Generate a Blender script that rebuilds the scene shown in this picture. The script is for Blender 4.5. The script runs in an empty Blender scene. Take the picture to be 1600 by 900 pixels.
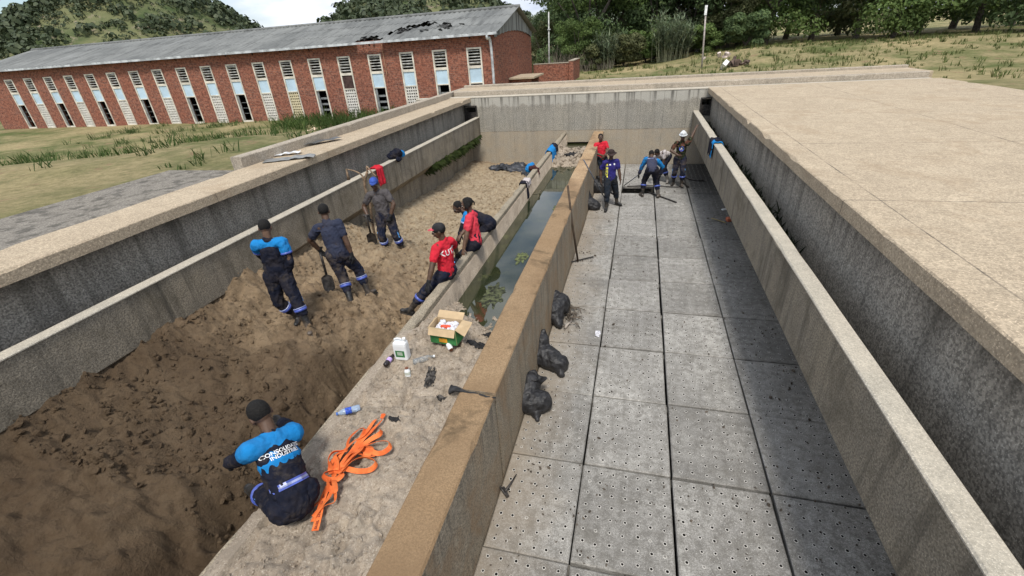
import bpy, bmesh, math, random
import numpy as np
from mathutils import Vector, Matrix, noise, Euler
from mathutils.bvhtree import BVHTree
PI = math.pi
rad = math.radians
scene = bpy.context.scene
C = scene.collection

# ------------------------------------------------------------------ camera
CAMZ = 4.5
YAW, PITCH, ROLL = 0.282823263, 0.495098976, -0.0702181536
_fwd = Vector((-math.sin(YAW)*math.cos(PITCH), math.cos(YAW)*math.cos(PITCH), -math.sin(PITCH)))
_r0 = Vector((math.cos(YAW), math.sin(YAW), 0)); _u0 = _r0.cross(_fwd)
_r = _r0*math.cos(ROLL)+_u0*math.sin(ROLL); _u = -_r0*math.sin(ROLL)+_u0*math.cos(ROLL)
cam = bpy.data.cameras.new('camera'); camo = bpy.data.objects.new('camera', cam); C.objects.link(camo)
M = Matrix.Identity(4)
for i in range(3):
    M[i][0] = _r[i]; M[i][1] = _u[i]; M[i][2] = -_fwd[i]
M[2][3] = CAMZ
camo.matrix_world = M
cam.sensor_width = 36; cam.lens = 707.88/1600*36; cam.clip_start = 0.05; cam.clip_end = 3000
scene.camera = camo

# ------------------------------------------------------------------ light
SUN_EL, SUN_AZ = 58, 168        # azimuth clockwise from +Y
sd = bpy.data.lights.new('sun', 'SUN'); sd.energy = 2.3; sd.angle = rad(11); sd.color = (1, .95, .88)
so = bpy.data.objects.new('sun', sd); C.objects.link(so)
dv = Vector((math.sin(rad(SUN_AZ))*math.cos(rad(SUN_EL)), math.cos(rad(SUN_AZ))*math.cos(rad(SUN_EL)), math.sin(rad(SUN_EL))))
so.rotation_euler = dv.to_track_quat('Z', 'Y').to_euler()
w = bpy.data.worlds.new('World'); scene.world = w; w.use_nodes = True
wn = w.node_tree; wn.nodes.clear()
def _n(t, **k):
    n = wn.nodes.new(t)
    for a, b in k.items(): setattr(n, a, b)
    return n
sky = _n('ShaderNodeTexSky', sky_type='NISHITA', sun_disc=False, sun_elevation=rad(SUN_EL), sun_rotation=rad(SUN_AZ))
tc = _n('ShaderNodeTexCoord'); mp = _n('ShaderNodeMapping'); mp.inputs['Scale'].default_value = (1, 1, 3.2)
nz = _n('ShaderNodeTexNoise'); nz.inputs['Scale'].default_value = 2.6; nz.inputs['Detail'].default_value = 8; nz.inputs['Roughness'].default_value = .58
nz2 = _n('ShaderNodeTexNoise'); nz2.inputs['Scale'].default_value = 5.5; nz2.inputs['Detail'].default_value = 6
cr = _n('ShaderNodeValToRGB'); cr.color_ramp.elements[0].position = .37; cr.color_ramp.elements[1].position = .50
cc = _n('ShaderNodeValToRGB'); cc.color_ramp.elements[0].position = .35; cc.color_ramp.elements[1].position = .65
cc.color_ramp.elements[0].color = (4.2, 4.8, 5.9, 1); cc.color_ramp.elements[1].color = (7.8, 8.1, 8.6, 1)
mx = _n('ShaderNodeMixRGB'); bg = _n('ShaderNodeBackground'); bg.inputs['Strength'].default_value = .1; wo = _n('ShaderNodeOutputWorld')
L = wn.links.new
L(tc.outputs['Generated'], mp.inputs['Vector']); L(mp.outputs[0], nz.inputs['Vector']); L(mp.outputs[0], nz2.inputs['Vector'])
L(nz.outputs['Fac'], cr.inputs[0]); L(nz2.outputs['Fac'], cc.inputs[0]); L(cr.outputs[0], mx.inputs['Fac'])
L(sky.outputs[0], mx.inputs['Color1']); L(cc.outputs[0], mx.inputs['Color2']); L(mx.outputs[0], bg.inputs['Color']); L(bg.outputs[0], wo.inputs['Surface'])
vs = scene.view_settings; vs.view_transform = 'Standard'; vs.look = 'None'; vs.gamma = 1; vs.use_curve_mapping = False
vs.exposure = 0.58

# ------------------------------------------------------------------ small helpers
def ray(x, y): return _r*((x-800)/707.88) - _u*((y-450)/707.88) + _fwd
def at(x, y, z):                       # where the sight line through a photo point meets height z
    d = ray(x, y); t = (z-CAMZ)/d.z; return Vector((d.x*t, d.y*t, z))
def atY(x, y, Y):
    d = ray(x, y); t = Y/d.y; return Vector((d.x*t, Y, CAMZ+d.z*t))
def V(*a): return Vector(a)
def fbm(x, y, z=0.0, o=4, s=1.0):
    return noise.fractal(Vector((x*s, y*s, z)), 0.9, 2.0, o)
def tag(o, label=None, cat=None, group=None, kind=None):
    if label: o['label'] = label
    if cat: o['category'] = cat
    if group: o['group'] = group
    if kind: o['kind'] = kind
    return o
def empty(name, loc, label, cat, group=None, rz=0, kind=None):
    o = bpy.data.objects.new(name, None); C.objects.link(o); o.location = loc; o.rotation_euler[2] = rz
    o.empty_display_size = .1
    return tag(o, label, cat, group, kind)
class MB:
    def __init__(s): s.v = []; s.f = []; s.smooth = False
    def add(s, vs, fs):
        n = len(s.v); s.v += [tuple(p) for p in vs]; s.f += [tuple(i+n for i in f) for f in fs]; return s
    def box(s, a, b):
        x0, y0, z0 = a; x1, y1, z1 = b
        return s.add([(x0,y0,z0),(x1,y0,z0),(x1,y1,z0),(x0,y1,z0),(x0,y0,z1),(x1,y0,z1),(x1,y1,z1),(x0,y1,z1)],
                     [(3,2,1,0),(4,5,6,7),(0,1,5,4),(1,2,6,5),(2,3,7,6),(3,0,4,7)])
    def obox(s, c, ax, ay, az):        # oriented box: centre and three half-axis vectors
        c, ax, ay, az = map(Vector, (c, ax, ay, az))
        p = [c-ax-ay-az, c+ax-ay-az, c+ax+ay-az, c-ax+ay-az, c-ax-ay+az, c+ax-ay+az, c+ax+ay+az, c-ax+ay+az]
        return s.add(p, [(3,2,1,0),(4,5,6,7),(0,1,5,4),(1,2,6,5),(2,3,7,6),(3,0,4,7)])
    def tube(s, pts, rs, n=8, cap=True, flat=None):
        pts = [Vector(p) for p in pts]
        if not hasattr(rs, '__len__'): rs = [rs]*len(pts)
        base = len(s.v); up = None
        for i, p in enumerate(pts):
            t = (pts[min(i+1, len(pts)-1)]-pts[max(i-1, 0)]).normalized()
            if up is None:
                up = Vector((0,0,1)) if abs(t.z) < .9 else Vector((1,0,0))
            a = t.cross(up).normalized(); b = a.cross(t).normalized(); up = b
            for k in range(n):
                an = 2*PI*k/n
                s.v.append(tuple(p + a*math.cos(an)*rs[i] + b*math.sin(an)*rs[i]*(flat or 1)))
        for i in range(len(pts)-1):
            for k in range(n):
                s.f.append((base+i*n+k, base+i*n+(k+1)%n, base+(i+1)*n+(k+1)%n, base+(i+1)*n+k))
        if cap:
            s.f.append(tuple(base+k for k in range(n))[::-1]); s.f.append(tuple(base+(len(pts)-1)*n+k for k in range(n)))
        return s
    def lathe(s, prof, n=20, mat=None):
        """prof: (radius, height) list; mat places it"""
        mat = mat or Matrix.Identity(4); base = len(s.v)
        for r_, h in prof:
            for k in range(n):
                s.v.append(tuple(mat @ Vector((math.cos(2*PI*k/n)*r_, math.sin(2*PI*k/n)*r_, h))))
        for i in range(len(prof)-1):
            for k in range(n):
                s.f.append((base+i*n+k, base+i*n+(k+1)%n, base+(i+1)*n+(k+1)%n, base+(i+1)*n+k))
        s.f.append(tuple(base+k for k in range(n))[::-1]); s.f.append(tuple(base+(len(prof)-1)*n+k for k in range(n)))
        return s
    def extrude(s, poly, axis, a, b):
        """poly in the plane across axis ('x': (y,z), 'y': (x,z)); extruded from a to b"""
        n = len(poly)
        mk = (lambda p, t: (t, p[0], p[1])) if axis == 'x' else (lambda p, t: (p[0], t, p[1])) if axis == 'y' else (lambda p, t: (p[0], p[1], t))
        vs_ = [mk(p, a) for p in poly]+[mk(p, b) for p in poly]
        return s.add(vs_, [tuple(range(n))[::-1], tuple(range(n, 2*n))]+[(i, (i+1)%n, n+(i+1)%n, n+i) for i in range(n)])
    def build(s, name, m, parent=None, smooth=False, loc=None, bevel=0):
        me = bpy.data.meshes.new(name)
        vs_ = s.v
        off = loc
        if loc is None and parent is not None and not getattr(s, 'local', False):
            off = Vector(parent.location); q_ = parent.parent
            while q_ is not None: off = off+q_.location; q_ = q_.parent
        if off is not None: vs_ = [(p[0]-off[0], p[1]-off[1], p[2]-off[2]) for p in s.v]
        me.from_pydata(vs_, [], s.f); me.update()
        bm = bmesh.new(); bm.from_mesh(me); bmesh.ops.recalc_face_normals(bm, faces=bm.faces) if not getattr(s, 'keep', False) else None
        if bevel:
            es = [e for e in bm.edges if len(e.link_faces) == 2 and e.calc_face_angle(0) > .6]
            bmesh.ops.bevel(bm, geom=es, offset=bevel, segments=2, affect='EDGES', profile=.6)
        bm.to_mesh(me); bm.free()
        if smooth: me.polygons.foreach_set('use_smooth', [True]*len(me.polygons))
        me.materials.append(m)
        o = bpy.data.objects.new(name, me); C.objects.link(o)
        if parent is not None: o.parent = parent
        elif loc is not None: o.location = loc
        return o
def spline(pts, n=6):
    pts = [Vector(p) for p in pts]; out = []
    for i in range(len(pts)-1):
        p0, p1, p2, p3 = pts[max(i-1,0)], pts[i], pts[i+1], pts[min(i+2, len(pts)-1)]
        for k in range(n):
            t = k/n
            out.append(.5*((2*p1)+(p2-p0)*t+(2*p0-5*p1+4*p2-p3)*t*t+(3*p1-p0-3*p2+p3)*t**3))
    out.append(pts[-1]); return out

# ------------------------------------------------------------------ materials
class Mt:
    def __init__(s, name):
        s.m = bpy.data.materials.new(name); s.m.use_nodes = True; s.t = s.m.node_tree
        s.b = s.t.nodes['Principled BSDF']; s.co = None
    def n(s, t, **k):
        x = s.t.nodes.new(t)
        for a, b in k.items(): setattr(x, a, b)
        return x
    def l(s, a, b): s.t.links.new(a, b)
    def coord(s, kind='Object', scale=(1,1,1)):
        c = s.n('ShaderNodeTexCoord'); m_ = s.n('ShaderNodeMapping'); m_.inputs['Scale'].default_value = scale
        s.l(c.outputs[kind], m_.inputs['Vector']); return m_.outputs[0]
    def noise(s, scale, detail=5, rough=.55, vec=None, dist=0, lo=.4, hi=.6, kind='Object', vs=(1,1,1)):
        nz = s.n('ShaderNodeTexNoise'); nz.inputs['Scale'].default_value = scale; nz.inputs['Detail'].default_value = detail
        nz.inputs['Roughness'].default_value = rough; nz.inputs['Distortion'].default_value = dist
        s.l(vec or s.coord(kind, vs), nz.inputs['Vector'])
        return s.ramp(nz.outputs['Fac'], lo, hi)
    def ramp(s, sock, lo, hi):
        r_ = s.n('ShaderNodeMapRange'); r_.inputs['From Min'].default_value = lo; r_.inputs['From Max'].default_value = hi
        s.l(sock, r_.inputs['Value']); return r_.outputs[0]
    def math(s, op, a, b=None):
        x = s.n('ShaderNodeMath', operation=op)
        for i, q in enumerate((a, b)):
            if q is None: continue
            if isinstance(q, (int, float)): x.inputs[i].default_value = q
            else: s.l(q, x.inputs[i])
        return x.outputs[0]
    def mix(s, fac, a, b, blend='MIX'):
        x = s.n('ShaderNodeMixRGB', blend_type=blend)
        for i, q in ((0, fac), (1, a), (2, b)):
            if isinstance(q, (int, float)): x.inputs[i].default_value = q
            elif isinstance(q, (tuple, list)): x.inputs[i].default_value = (*q[:3], 1)
            else: s.l(q, x.inputs[i])
        return x.outputs[0]
    def color(s, c):
        if isinstance(c, (tuple, list)): s.b.inputs['Base Color'].default_value = (*c[:3], 1)
        else: s.l(c, s.b.inputs['Base Color'])
        return s
    def rough(s, r_, spec=.5):
        if isinstance(r_, (int, float)): s.b.inputs['Roughness'].default_value = r_
        else: s.l(r_, s.b.inputs['Roughness'])
        s.b.inputs['Specular IOR Level'].default_value = spec; return s
    def bump(s, h, strength=.5, dist=.02):
        b = s.n('ShaderNodeBump'); b.inputs['Strength'].default_value = strength; b.inputs['Distance'].default_value = dist
        s.l(h, b.inputs['Height']); s.l(b.outputs[0], s.b.inputs['Normal']); return s
def plain(name, col, rough=.7, spec=.3, var=.25, scale=8, bump=0, metal=0):
    t = Mt(name); f = t.noise(scale, 5)
    dark = tuple(c*(1-var) for c in col); lite = tuple(min(1, c*(1+var)) for c in col)
    t.color(t.mix(f, dark, lite)).rough(rough, spec)
    if bump: t.bump(f, bump, .01)
    t.b.inputs['Metallic'].default_value = metal
    return t.m
def cloth_mat(name, col, rough=.85, dirt=(.12,.09,.06), amount=.35):
    t = Mt(name); f = t.noise(7, 6, lo=.45, hi=.75); g = t.noise(60, 3, lo=.3, hi=.7)
    c = t.mix(t.math('MULTIPLY', f, amount), col, dirt)
    c = t.mix(t.math('MULTIPLY', g, .25), c, tuple(k*.6 for k in col))
    t.color(c).rough(rough, .15); t.bump(t.noise(14, 4, lo=.3, hi=.7, dist=.6), .35, .012); return t.m
def wall_mat(name, base, warm, agg=.5, streak=.6, panels=None, topdirt=None, fine=90):
    """weathered board-marked aggregate concrete, vertical run-off stains"""
    t = Mt(name)
    big = t.noise(.9, 6, .6, lo=.35, hi=.68)
    c = t.mix(big, base, warm)
    med = t.noise(6, 6, .7, lo=.35, hi=.7)
    c = t.mix(t.math('MULTIPLY', med, .45), c, tuple(k*.55 for k in base))
    sp = t.noise(fine, 2, .5, lo=.40, hi=.62)
    c = t.mix(t.math('MULTIPLY', sp, agg), c, tuple(k*.30 for k in base))
    sp2 = t.noise(fine*1.7, 2, .5, lo=.60, hi=.66)
    c = t.mix(t.math('MULTIPLY', sp2, .6), c, tuple(min(1, k*1.7) for k in base))
    if streak:
        st = t.noise(1, 5, .65, lo=.5, hi=.72, vs=(5, 5, .35))
        c = t.mix(t.math('MULTIPLY', st, streak), c, (.06, .055, .045))
    if topdirt:                         # darker band of run-off stain with a ragged lower edge
        z0, z1, col_, am = topdirt
        sx = t.n('ShaderNodeSeparateXYZ'); t.l(t.coord(), sx.inputs[0])
        wob = t.noise(1, 4, .6, lo=0, hi=1, vs=(3.5, 3.5, .15))
        hh = t.math('ADD', sx.outputs['Z'], t.math('MULTIPLY', wob, .5))
        f = t.ramp(hh, z0+.25, z1+.25)
        c = t.mix(t.math('MULTIPLY', f, am), c, col_)
    if panels:
        sx = t.n('ShaderNodeSeparateXYZ'); t.l(t.coord(), sx.inputs[0])
        for axis, period, off, wd in panels:
            a = t.math('ADD', sx.outputs[axis], off)
            wv = t.math('ADD', a, t.math('MULTIPLY', t.noise(3, 3, lo=0, hi=1), .02))
            fr = t.math('ABSOLUTE', t.math('SUBTRACT', t.math('FRACT', t.math('DIVIDE', wv, period)), .5))
            ln = t.math('GREATER_THAN', fr, .5-wd/period)
            c = t.mix(t.math('MULTIPLY', ln, t.noise(2, 3, lo=.3, hi=.7)), c, (.05, .045, .04))
    t.color(c).rough(.92, .2)
    t.bump(t.math('ADD', t.noise(fine*.6, 4, .7, lo=.2, hi=.8), t.math('MULTIPLY', med, .5)), .55, .012)
    return t.m
# ------------------------------------------------------------------ materials of the place
m_back = wall_mat('grey_concrete', (.39,.37,.32), (.47,.43,.35), agg=.75, streak=.32,
                  panels=[('X', .82, .3, .005), ('Z', 1.33, 0, .012)], topdirt=(2.28, 2.36, (.50,.48,.42), .6), fine=38)

m_back_low = None
m_cent = wall_mat('tan_concrete', (.43,.285,.16), (.58,.42,.26), agg=.6, streak=0, fine=62)
def restain(m, col, scale, lo, hi, amt, seedoff=0):
    t = Mt.__new__(Mt); t.m = m; t.t = m.node_tree; t.b = t.t.nodes['Principled BSDF']; t.co = None
    old = t.b.inputs['Base Color'].links[0].from_socket
    t.color(t.mix(t.math('MULTIPLY', t.noise(scale, 6, .7, lo=lo, hi=hi, dist=.6), amt), old, col))
restain(m_cent, (.20,.125,.07), .55, .50, .68, .75)
restain(m_cent, (.12,.085,.055), 3.0, .60, .72, .7)
def near_stain(m, col):
    t = Mt.__new__(Mt); t.m = m; t.t = m.node_tree; t.b = t.t.nodes['Principled BSDF']
    old = t.b.inputs['Base Color'].links[0].from_socket; sx = t.n('ShaderNodeSeparateXYZ'); t.l(t.coord(), sx.inputs[0])
    yy = t.math('ADD', sx.outputs['Y'], t.math('MULTIPLY', t.noise(1.5, 5, lo=0, hi=1), 1.6))
    t.color(t.mix(t.math('MULTIPLY', t.ramp(yy, 5.4, 2.6), .6), old, col))
near_stain(m_cent, (.20,.135,.075))
restain(m_cent, (.085,.06,.035), 1.3, .56, .66, .75)
m_centside = wall_mat('grey_side_concrete', (.40,.345,.265), (.48,.40,.29), agg=.7, streak=.5, fine=58)
m_low = wall_mat('low_wall_concrete', (.37,.32,.24), (.46,.385,.28), agg=.7, streak=.25, fine=56)
m_laund = wall_mat('launder_concrete', (.30,.265,.21), (.37,.315,.23), agg=.6, streak=.8, fine=50)
m_outer = wall_mat('outer_concrete', (.40,.37,.32), (.46,.42,.35), agg=.75, streak=.55, fine=38, topdirt=(2.2, 2.5, (.12,.105,.085), .5))
m_walk = wall_mat('tan_paving', (.47,.38,.27), (.56,.46,.33), agg=.4, streak=0, fine=40, panels=[('X', 2.9, .2, .008), ('Y', 3.1, .4, .008)])
m_kerb = wall_mat('kerb_concrete', (.40,.35,.28), (.50,.43,.34), agg=.4, streak=.3, fine=30)
m_ltop = wall_mat('pale_coping', (.50,.46,.38), (.58,.52,.42), agg=.3, streak=0, fine=60)

def low_band(m, z, col, amt):
    t = Mt.__new__(Mt); t.m = m; t.t = m.node_tree; t.b = t.t.nodes['Principled BSDF']
    old = t.b.inputs['Base Color'].links[0].from_socket; sx = t.n('ShaderNodeSeparateXYZ'); t.l(t.coord(), sx.inputs[0])
    f = t.math('LESS_THAN', t.math('ADD', sx.outputs['Z'], t.math('MULTIPLY', t.noise(3, 3, lo=0, hi=1), .02)), z)
    g_ = t.math('MULTIPLY', t.noise(2.2, 5, .7, lo=.2, hi=.7), amt)
    t.color(t.mix(t.math('MULTIPLY', f, g_), old, col))
low_band(m_back, 1.34, (.40,.32,.22), .7)
def drips(m, z0, z1, amt, fx=7):
    t = Mt.__new__(Mt); t.m = m; t.t = m.node_tree; t.b = t.t.nodes['Principled BSDF']
    old = t.b.inputs['Base Color'].links[0].from_socket; sx = t.n('ShaderNodeSeparateXYZ'); t.l(t.coord(), sx.inputs[0])
    st = t.noise(1, 4, .6, lo=.50, hi=.62, vs=(fx, fx, .12)); hh = t.math('ADD', sx.outputs['Z'], t.math('MULTIPLY', t.noise(1, 3, .6, lo=0, hi=1, vs=(4,4,.1)), .35))
    t.color(t.mix(t.math('MULTIPLY', t.math('MULTIPLY', st, t.ramp(hh, z0, z1)), amt), old, (.07,.065,.055)))
drips(m_back, 2.15, 2.75, .75); drips(m_laund, 1.0, 1.9, .75, 9); drips(m_outer, 1.9, 2.7, .7, 5)
drips(m_centside, .9, 1.5, .6, 9)
restain(m_centside, (.30,.19,.10), 2.2, .45, .7, .7); restain(m_low, (.12,.10,.07), 3.5, .55, .7, .6); restain(m_laund, (.10,.085,.06), 1.6, .48, .68, .6)
restain(m_walk, (.30,.22,.14), .9, .52, .68, .5)

# ------------------------------------------------------------------ the ground outside
XL, XR, YF, YN = -7.65, 9.0, 21.2, -3.0           # footprint of the basins
def ground_z(x, y):
    z = 2.35
    if y > 14 or x < XL:
        # falls towards the brick building on the left, field and mound on the right
        tl = min(1, max(0, (-x-7.6)/3.0)); 
        zl = 2.45-1.15*min(1, max(0, (y-12+max(0,-x-12)*.8)/9.5)) if x < -7 else 2.35
        zr = 2.3-.35*min(1, max(0, (y-21)/8))
        a = min(1, max(0, (x+8.5)/3.5)); z = zl*(1-a)+zr*a if x > -8.5 else zl
        if y > 23: z = 1.3 + (z-1.3)*1.0
    if y > 26:
        t_ = min(1, (y-26)/14.0); xx = min(1, max(0, (x+9)/4))
        z = z + (2.05-z)*t_*xx*(0 if x < -9 else 1)
        m = math.exp(-((x-9)/7.5)**2) if x < 9 else 1
        z += m*1.0*min(1, max(0, (y-26)/12))
    if y > 60: z += (y-60)*.01
    z += .10*fbm(x*.35, y*.35, 3)*(1 if (x < XL-.6 or y > YF+1) else .2)
    return z
def axis(vals):
    out = []
    for a, b, n in vals: out += [a+(b-a)*i/n for i in range(n)]
    return out+[vals[-1][1]]
gx = axis([(-900,-80,16),(-80,-30,25),(-30,XL,60),(XL,XR,44),(XR,40,50),(40,120,24),(120,900,14)])
gy = axis([(-60,YN,10),(YN,YF,50),(YF,50,70),(50,120,28),(120,1200,24)])
g = MB(); nx = len(gx)
inside = lambda x, y: XL-1e-6 <= x <= XR+1e-6 and YN-1e-6 <= y <= YF+1e-6
for y in gy:
    for x in gx: g.v.append((x, y, ground_z(x, y)))
for j in range(len(gy)-1):
    for i in range(nx-1):
        if inside(gx[i], gy[j]) and inside(gx[i+1], gy[j+1]): continue
        g.f.append((j*nx+i, j*nx+i+1, (j+1)*nx+i+1, (j+1)*nx+i))
t = Mt('field_ground')
c = t.mix(t.noise(.45, 6, .65, lo=.38, hi=.58), (.13,.155,.055), (.36,.30,.16))
c = t.mix(t.noise(.13, 4, .6, lo=.5, hi=.66), c, (.46,.37,.20))
c = t.mix(t.math('MULTIPLY', t.noise(5, 6, .75, lo=.4, hi=.7), .6), c, (.07,.08,.03))
c = t.mix(t.noise(1.3, 4, .6, lo=.62, hi=.72), c, (.30,.19,.12))
t.color(c).rough(.95, .1); t.bump(t.noise(9, 6, .8, lo=.2, hi=.8), .8, .08)
tag(g.build('ground', t.m, smooth=True), kind='structure')

# ------------------------------------------------------------------ basin shell
def thing_mesh(mb, name, m, label, cat, bevel=.012, **k):
    return tag(mb.build(name, m, bevel=bevel, **k), label, cat, kind='thing')
def rough_box(a, b, step=.35, amp=.006, axis_='y', chips=.02):
    """long wall with slightly worn arrises: cross-section rings along the axis"""
    x0, y0, z0 = a; x1, y1, z1 = b; mb = MB(); ring = []
    lo, hi = (y0, y1) if axis_ == 'y' else (x0, x1); n = max(2, int((hi-lo)/step)); e = .014
    w0, w1 = (x0, x1) if axis_ == 'y' else (y0, y1)
    for i in range(n+1):
        s = lo+(hi-lo)*i/n
        ch = max(0, fbm(s*1.7, 7.3+x0, 1)-.28)*chips*3; ch2 = max(0, fbm(s*1.9, 2.3+x1, 5)-.28)*chips*3
        d = amp*fbm(s*1.2, x0, 2)
        e1 = e+ch; e2 = e+ch2
        P = [(w0+d, z0), (w0+d, (z0+z1)/2), (w0+d, z1-e1), (w0+e1, z1+d*.6), ((w0+w1)/2, z1+d*.4), (w1-e2, z1+d*.6), (w1+d, z1-e2), (w1+d, (z0+z1)/2), (w1+d, z0)]
        for p in P: ring.append((p[0], s, p[1]) if axis_ == 'y' else (s, p[0], p[1]))
    k = 9; fs = []
    for i in range(n):
        for j in range(k-1): fs.append((i*k+j, i*k+j+1, (i+1)*k+j+1, (i+1)*k+j))
        fs.append((i*k+k-1, i*k, (i+1)*k, (i+1)*k+k-1))
    fs.append(tuple(range(k))[::-1]); fs.append(tuple(range(n*k, n*k+k)))
    return mb.add(ring, fs)
YB = 18.65
bw = empty('basin_back_wall', (-2.1, YB, 0), 'tall grey concrete back wall with run-off stains behind both basins', 'wall', kind='thing')
# with square drain opening between low wall and central wall
mb = MB()
mb.box((-9, YB, -1.2), (-2.74, YB+.3, 2.64)); mb.box((-2.74, YB, .87), (-1.66, YB+.3, 2.64)); mb.box((-2.74, YB, -1.2), (-1.66, YB+.3, .2)); mb.box((-1.66, YB, -1.2), (9, YB+.3, 2.64))
# merge the panels into clean long wall with two launder outlets cut near the corners
mb = MB()
xs = [-9, -6.93, -6.36, -2.74, -1.66, 2.12, 2.52, 9]; zs_ = [-1.2, .2, .87, 1.72, 2.3, 2.64]
def hole(i, j): return (i in (1, 5) and j == 3) or (i == 3 and j == 1)
for i in range(len(xs)-1):
    for j in range(len(zs_)-1):
        if hole(i, j): continue
        mb.add([(xs[i],YB,zs_[j]),(xs[i+1],YB,zs_[j]),(xs[i+1],YB,zs_[j+1]),(xs[i],YB,zs_[j+1])], [(0,1,2,3)])
for i in range(len(xs)-1):
    for j in range(len(zs_)-1):
        if hole(i, j):
            a, b, c0, d0 = xs[i], xs[i+1], zs_[j], zs_[j+1]
            P = [(a,c0),(b,c0),(b,d0),(a,d0)]
            for k in range(4):
                p, q = P[k], P[(k+1)%4]; mb.add([(p[0],YB,p[1]),(q[0],YB,q[1]),(q[0],YB+1.2,q[1]),(p[0],YB+1.2,p[1])], [(0,1,2,3)])
            mb.add([(p[0],YB+1.2,p[1]) for p in P], [(0,1,2,3)])
mb.keep = True
mb.build('wall_face', m_back, bw)
rough_box((-9, YB-.012, 2.64), (9, YB+.30, 2.685), axis_='x', chips=.03).build('coping', m_ltop, bw)
rough_box((-7.4, YB+.31, 2.45), (9, YB+.55, 2.86), axis_='x').build('rear_step', m_kerb, bw)

w2 = rough_box((-7.5, YB+.55, 2.4), (9.2, 20.9, 2.852), axis_='x', amp=.01)
tag(w2.build('path', m_walk), kind='structure')
mb = MB(); mb.box((-8, YB+1.25, -1.5), (9.2, 21.0, 2.39)); tag(mb.build('bank', m_kerb), kind='structure')
thing_mesh(rough_box((-7.65, 20.9, 1.2), (9.2, 21.15, 2.94), axis_='x'), 'kerb_wall', m_kerb, 'low tan kerb along the field edge behind the back wall', 'kerb', bevel=0)

# left side: launder, outer wall, walkway, kerb
lw = empty('launder_wall', (-6.38, 8, 1.2), 'thin sloping-bottomed concrete channel wall along the left side of the sand basin', 'wall', kind='thing')
mb = MB(); mb.extrude([(-6.46,1.90),(-6.30,1.90),(-6.30,1.22),(-6.66,.92),(-6.72,-.6),(-6.979,-.6),(-6.979,1.25),(-6.46,1.45)], 'y', -2.9, YB-.004); mb.build('channel_side', m_laund, lw)
rough_box((-6.475, -2.9, 1.9), (-6.285, YB-.004, 1.925)).build('coping', m_ltop, lw)
ow = empty('outer_wall', (-6.8, 8, 0), 'grey speckled concrete outer wall under the left walkway edge', 'wall', kind='thing')
mb = MB(); mb.box((-7.4, -2.9, -1.2), (-6.98, YB-.006, 2.5)); mb.build('wall_face', m_outer, ow)
w3 = rough_box((-7.5, -2.9, 2.5), (-6.6, YB-.005, 2.655), amp=.012, chips=.05, step=.2)
tag(w3.build('path', m_walk), kind='structure')
mb = MB(); mb.box((-7.5, -2.9, -1.2), (-7.401, YB+.3, 2.49)); tag(mb.build('bank', m_kerb), kind='structure')
thing_mesh(rough_box((-7.75, 7.4, 1.2), (-7.5, 20.9, 2.86)), 'kerb_wall', m_kerb, 'raised kerb along the grass edge of the left walkway', 'kerb', bevel=0)
mb = MB(); mb.box((-9.4, -3, 2.2), (-7.502, 7.4, 2.61)); tag(mb.build('pavement', m_outer, bevel=.02), kind='structure')

# right side
rw = empty('launder_wall', (2.0, 8, 1.2), 'thin concrete channel wall with jacket over it on the right of the slab basin', 'wall', kind='thing')
mb = MB(); mb.extrude([(1.92,1.90),(2.09,1.90),(2.09,1.5),(2.5,1.3),(2.615,1.28),(2.615,.80),(1.92,1.13)], 'y', -2.9, YB-.004); mb.build('channel_side', m_laund, rw)
rough_box((1.905, -2.9, 1.9), (2.105, YB-.004, 1.925)).build('coping', m_ltop, rw)
ow = empty('outer_wall', (2.8, 8, 0), 'dark grey concrete outer wall below the right tan walkway', 'wall', kind='thing')
mb = MB(); mb.box((2.501, -2.9, 1.1), (2.8, YB-.006, 2.52)); mb.box((2.622, -2.9, -1.2), (2.797, YB-.007, 1.098)); mb.build('wall_face', m_outer, ow)
w4 = rough_box((2.33, -2.9, 2.52), (9.2, YB-.013, 2.69), amp=.008, chips=.05, step=.2)
tag(w4.build('path', m_walk), kind='structure')
mb = MB(); mb.box((2.801, -2.9, -1.2), (9.2, YB-.01, 2.515)); tag(mb.build('bank', m_kerb), kind='structure')
# near end wall that the photographer stands on
mb = rough_box((-7.4, -2.9, -1.2), (2.32, -.6, 2.62), axis_='x')
thing_mesh(mb, 'near_end_wall', m_walk, 'broad concrete end wall closing the near end of both basins', 'wall', bevel=0)

# central wall with a broken joint, low wall
cw = empty('central_wall', (-1.46, 8, 0), 'thick tan topped concrete dividing wall between water channel and slab basin', 'wall', kind='thing')
def two_mat(mb_, name, parent):
    o = mb_.build(name, m_centside, parent); o.data.materials.append(m_cent)
    for p in o.data.polygons:
        if p.normal.z > .35: p.material_index = 1
    return o
two_mat(rough_box((-1.655, -.6, -.6), (-1.265, 3.42, 1.27), step=.15, chips=.03), 'wall_section', cw)
two_mat(rough_box((-1.650, 3.47, -.6), (-1.270, YB-.003, 1.265), step=.15, chips=.03), 'wall_section', cw)
thing_mesh(rough_box((-2.875, -.6, -.6), (-2.725, YB-.003, 1.25), step=.2, chips=.04), 'low_wall', m_low, 'narrow concrete wall the men in red sit on, between sand basin and water channel', 'wall', bevel=0)
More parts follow.
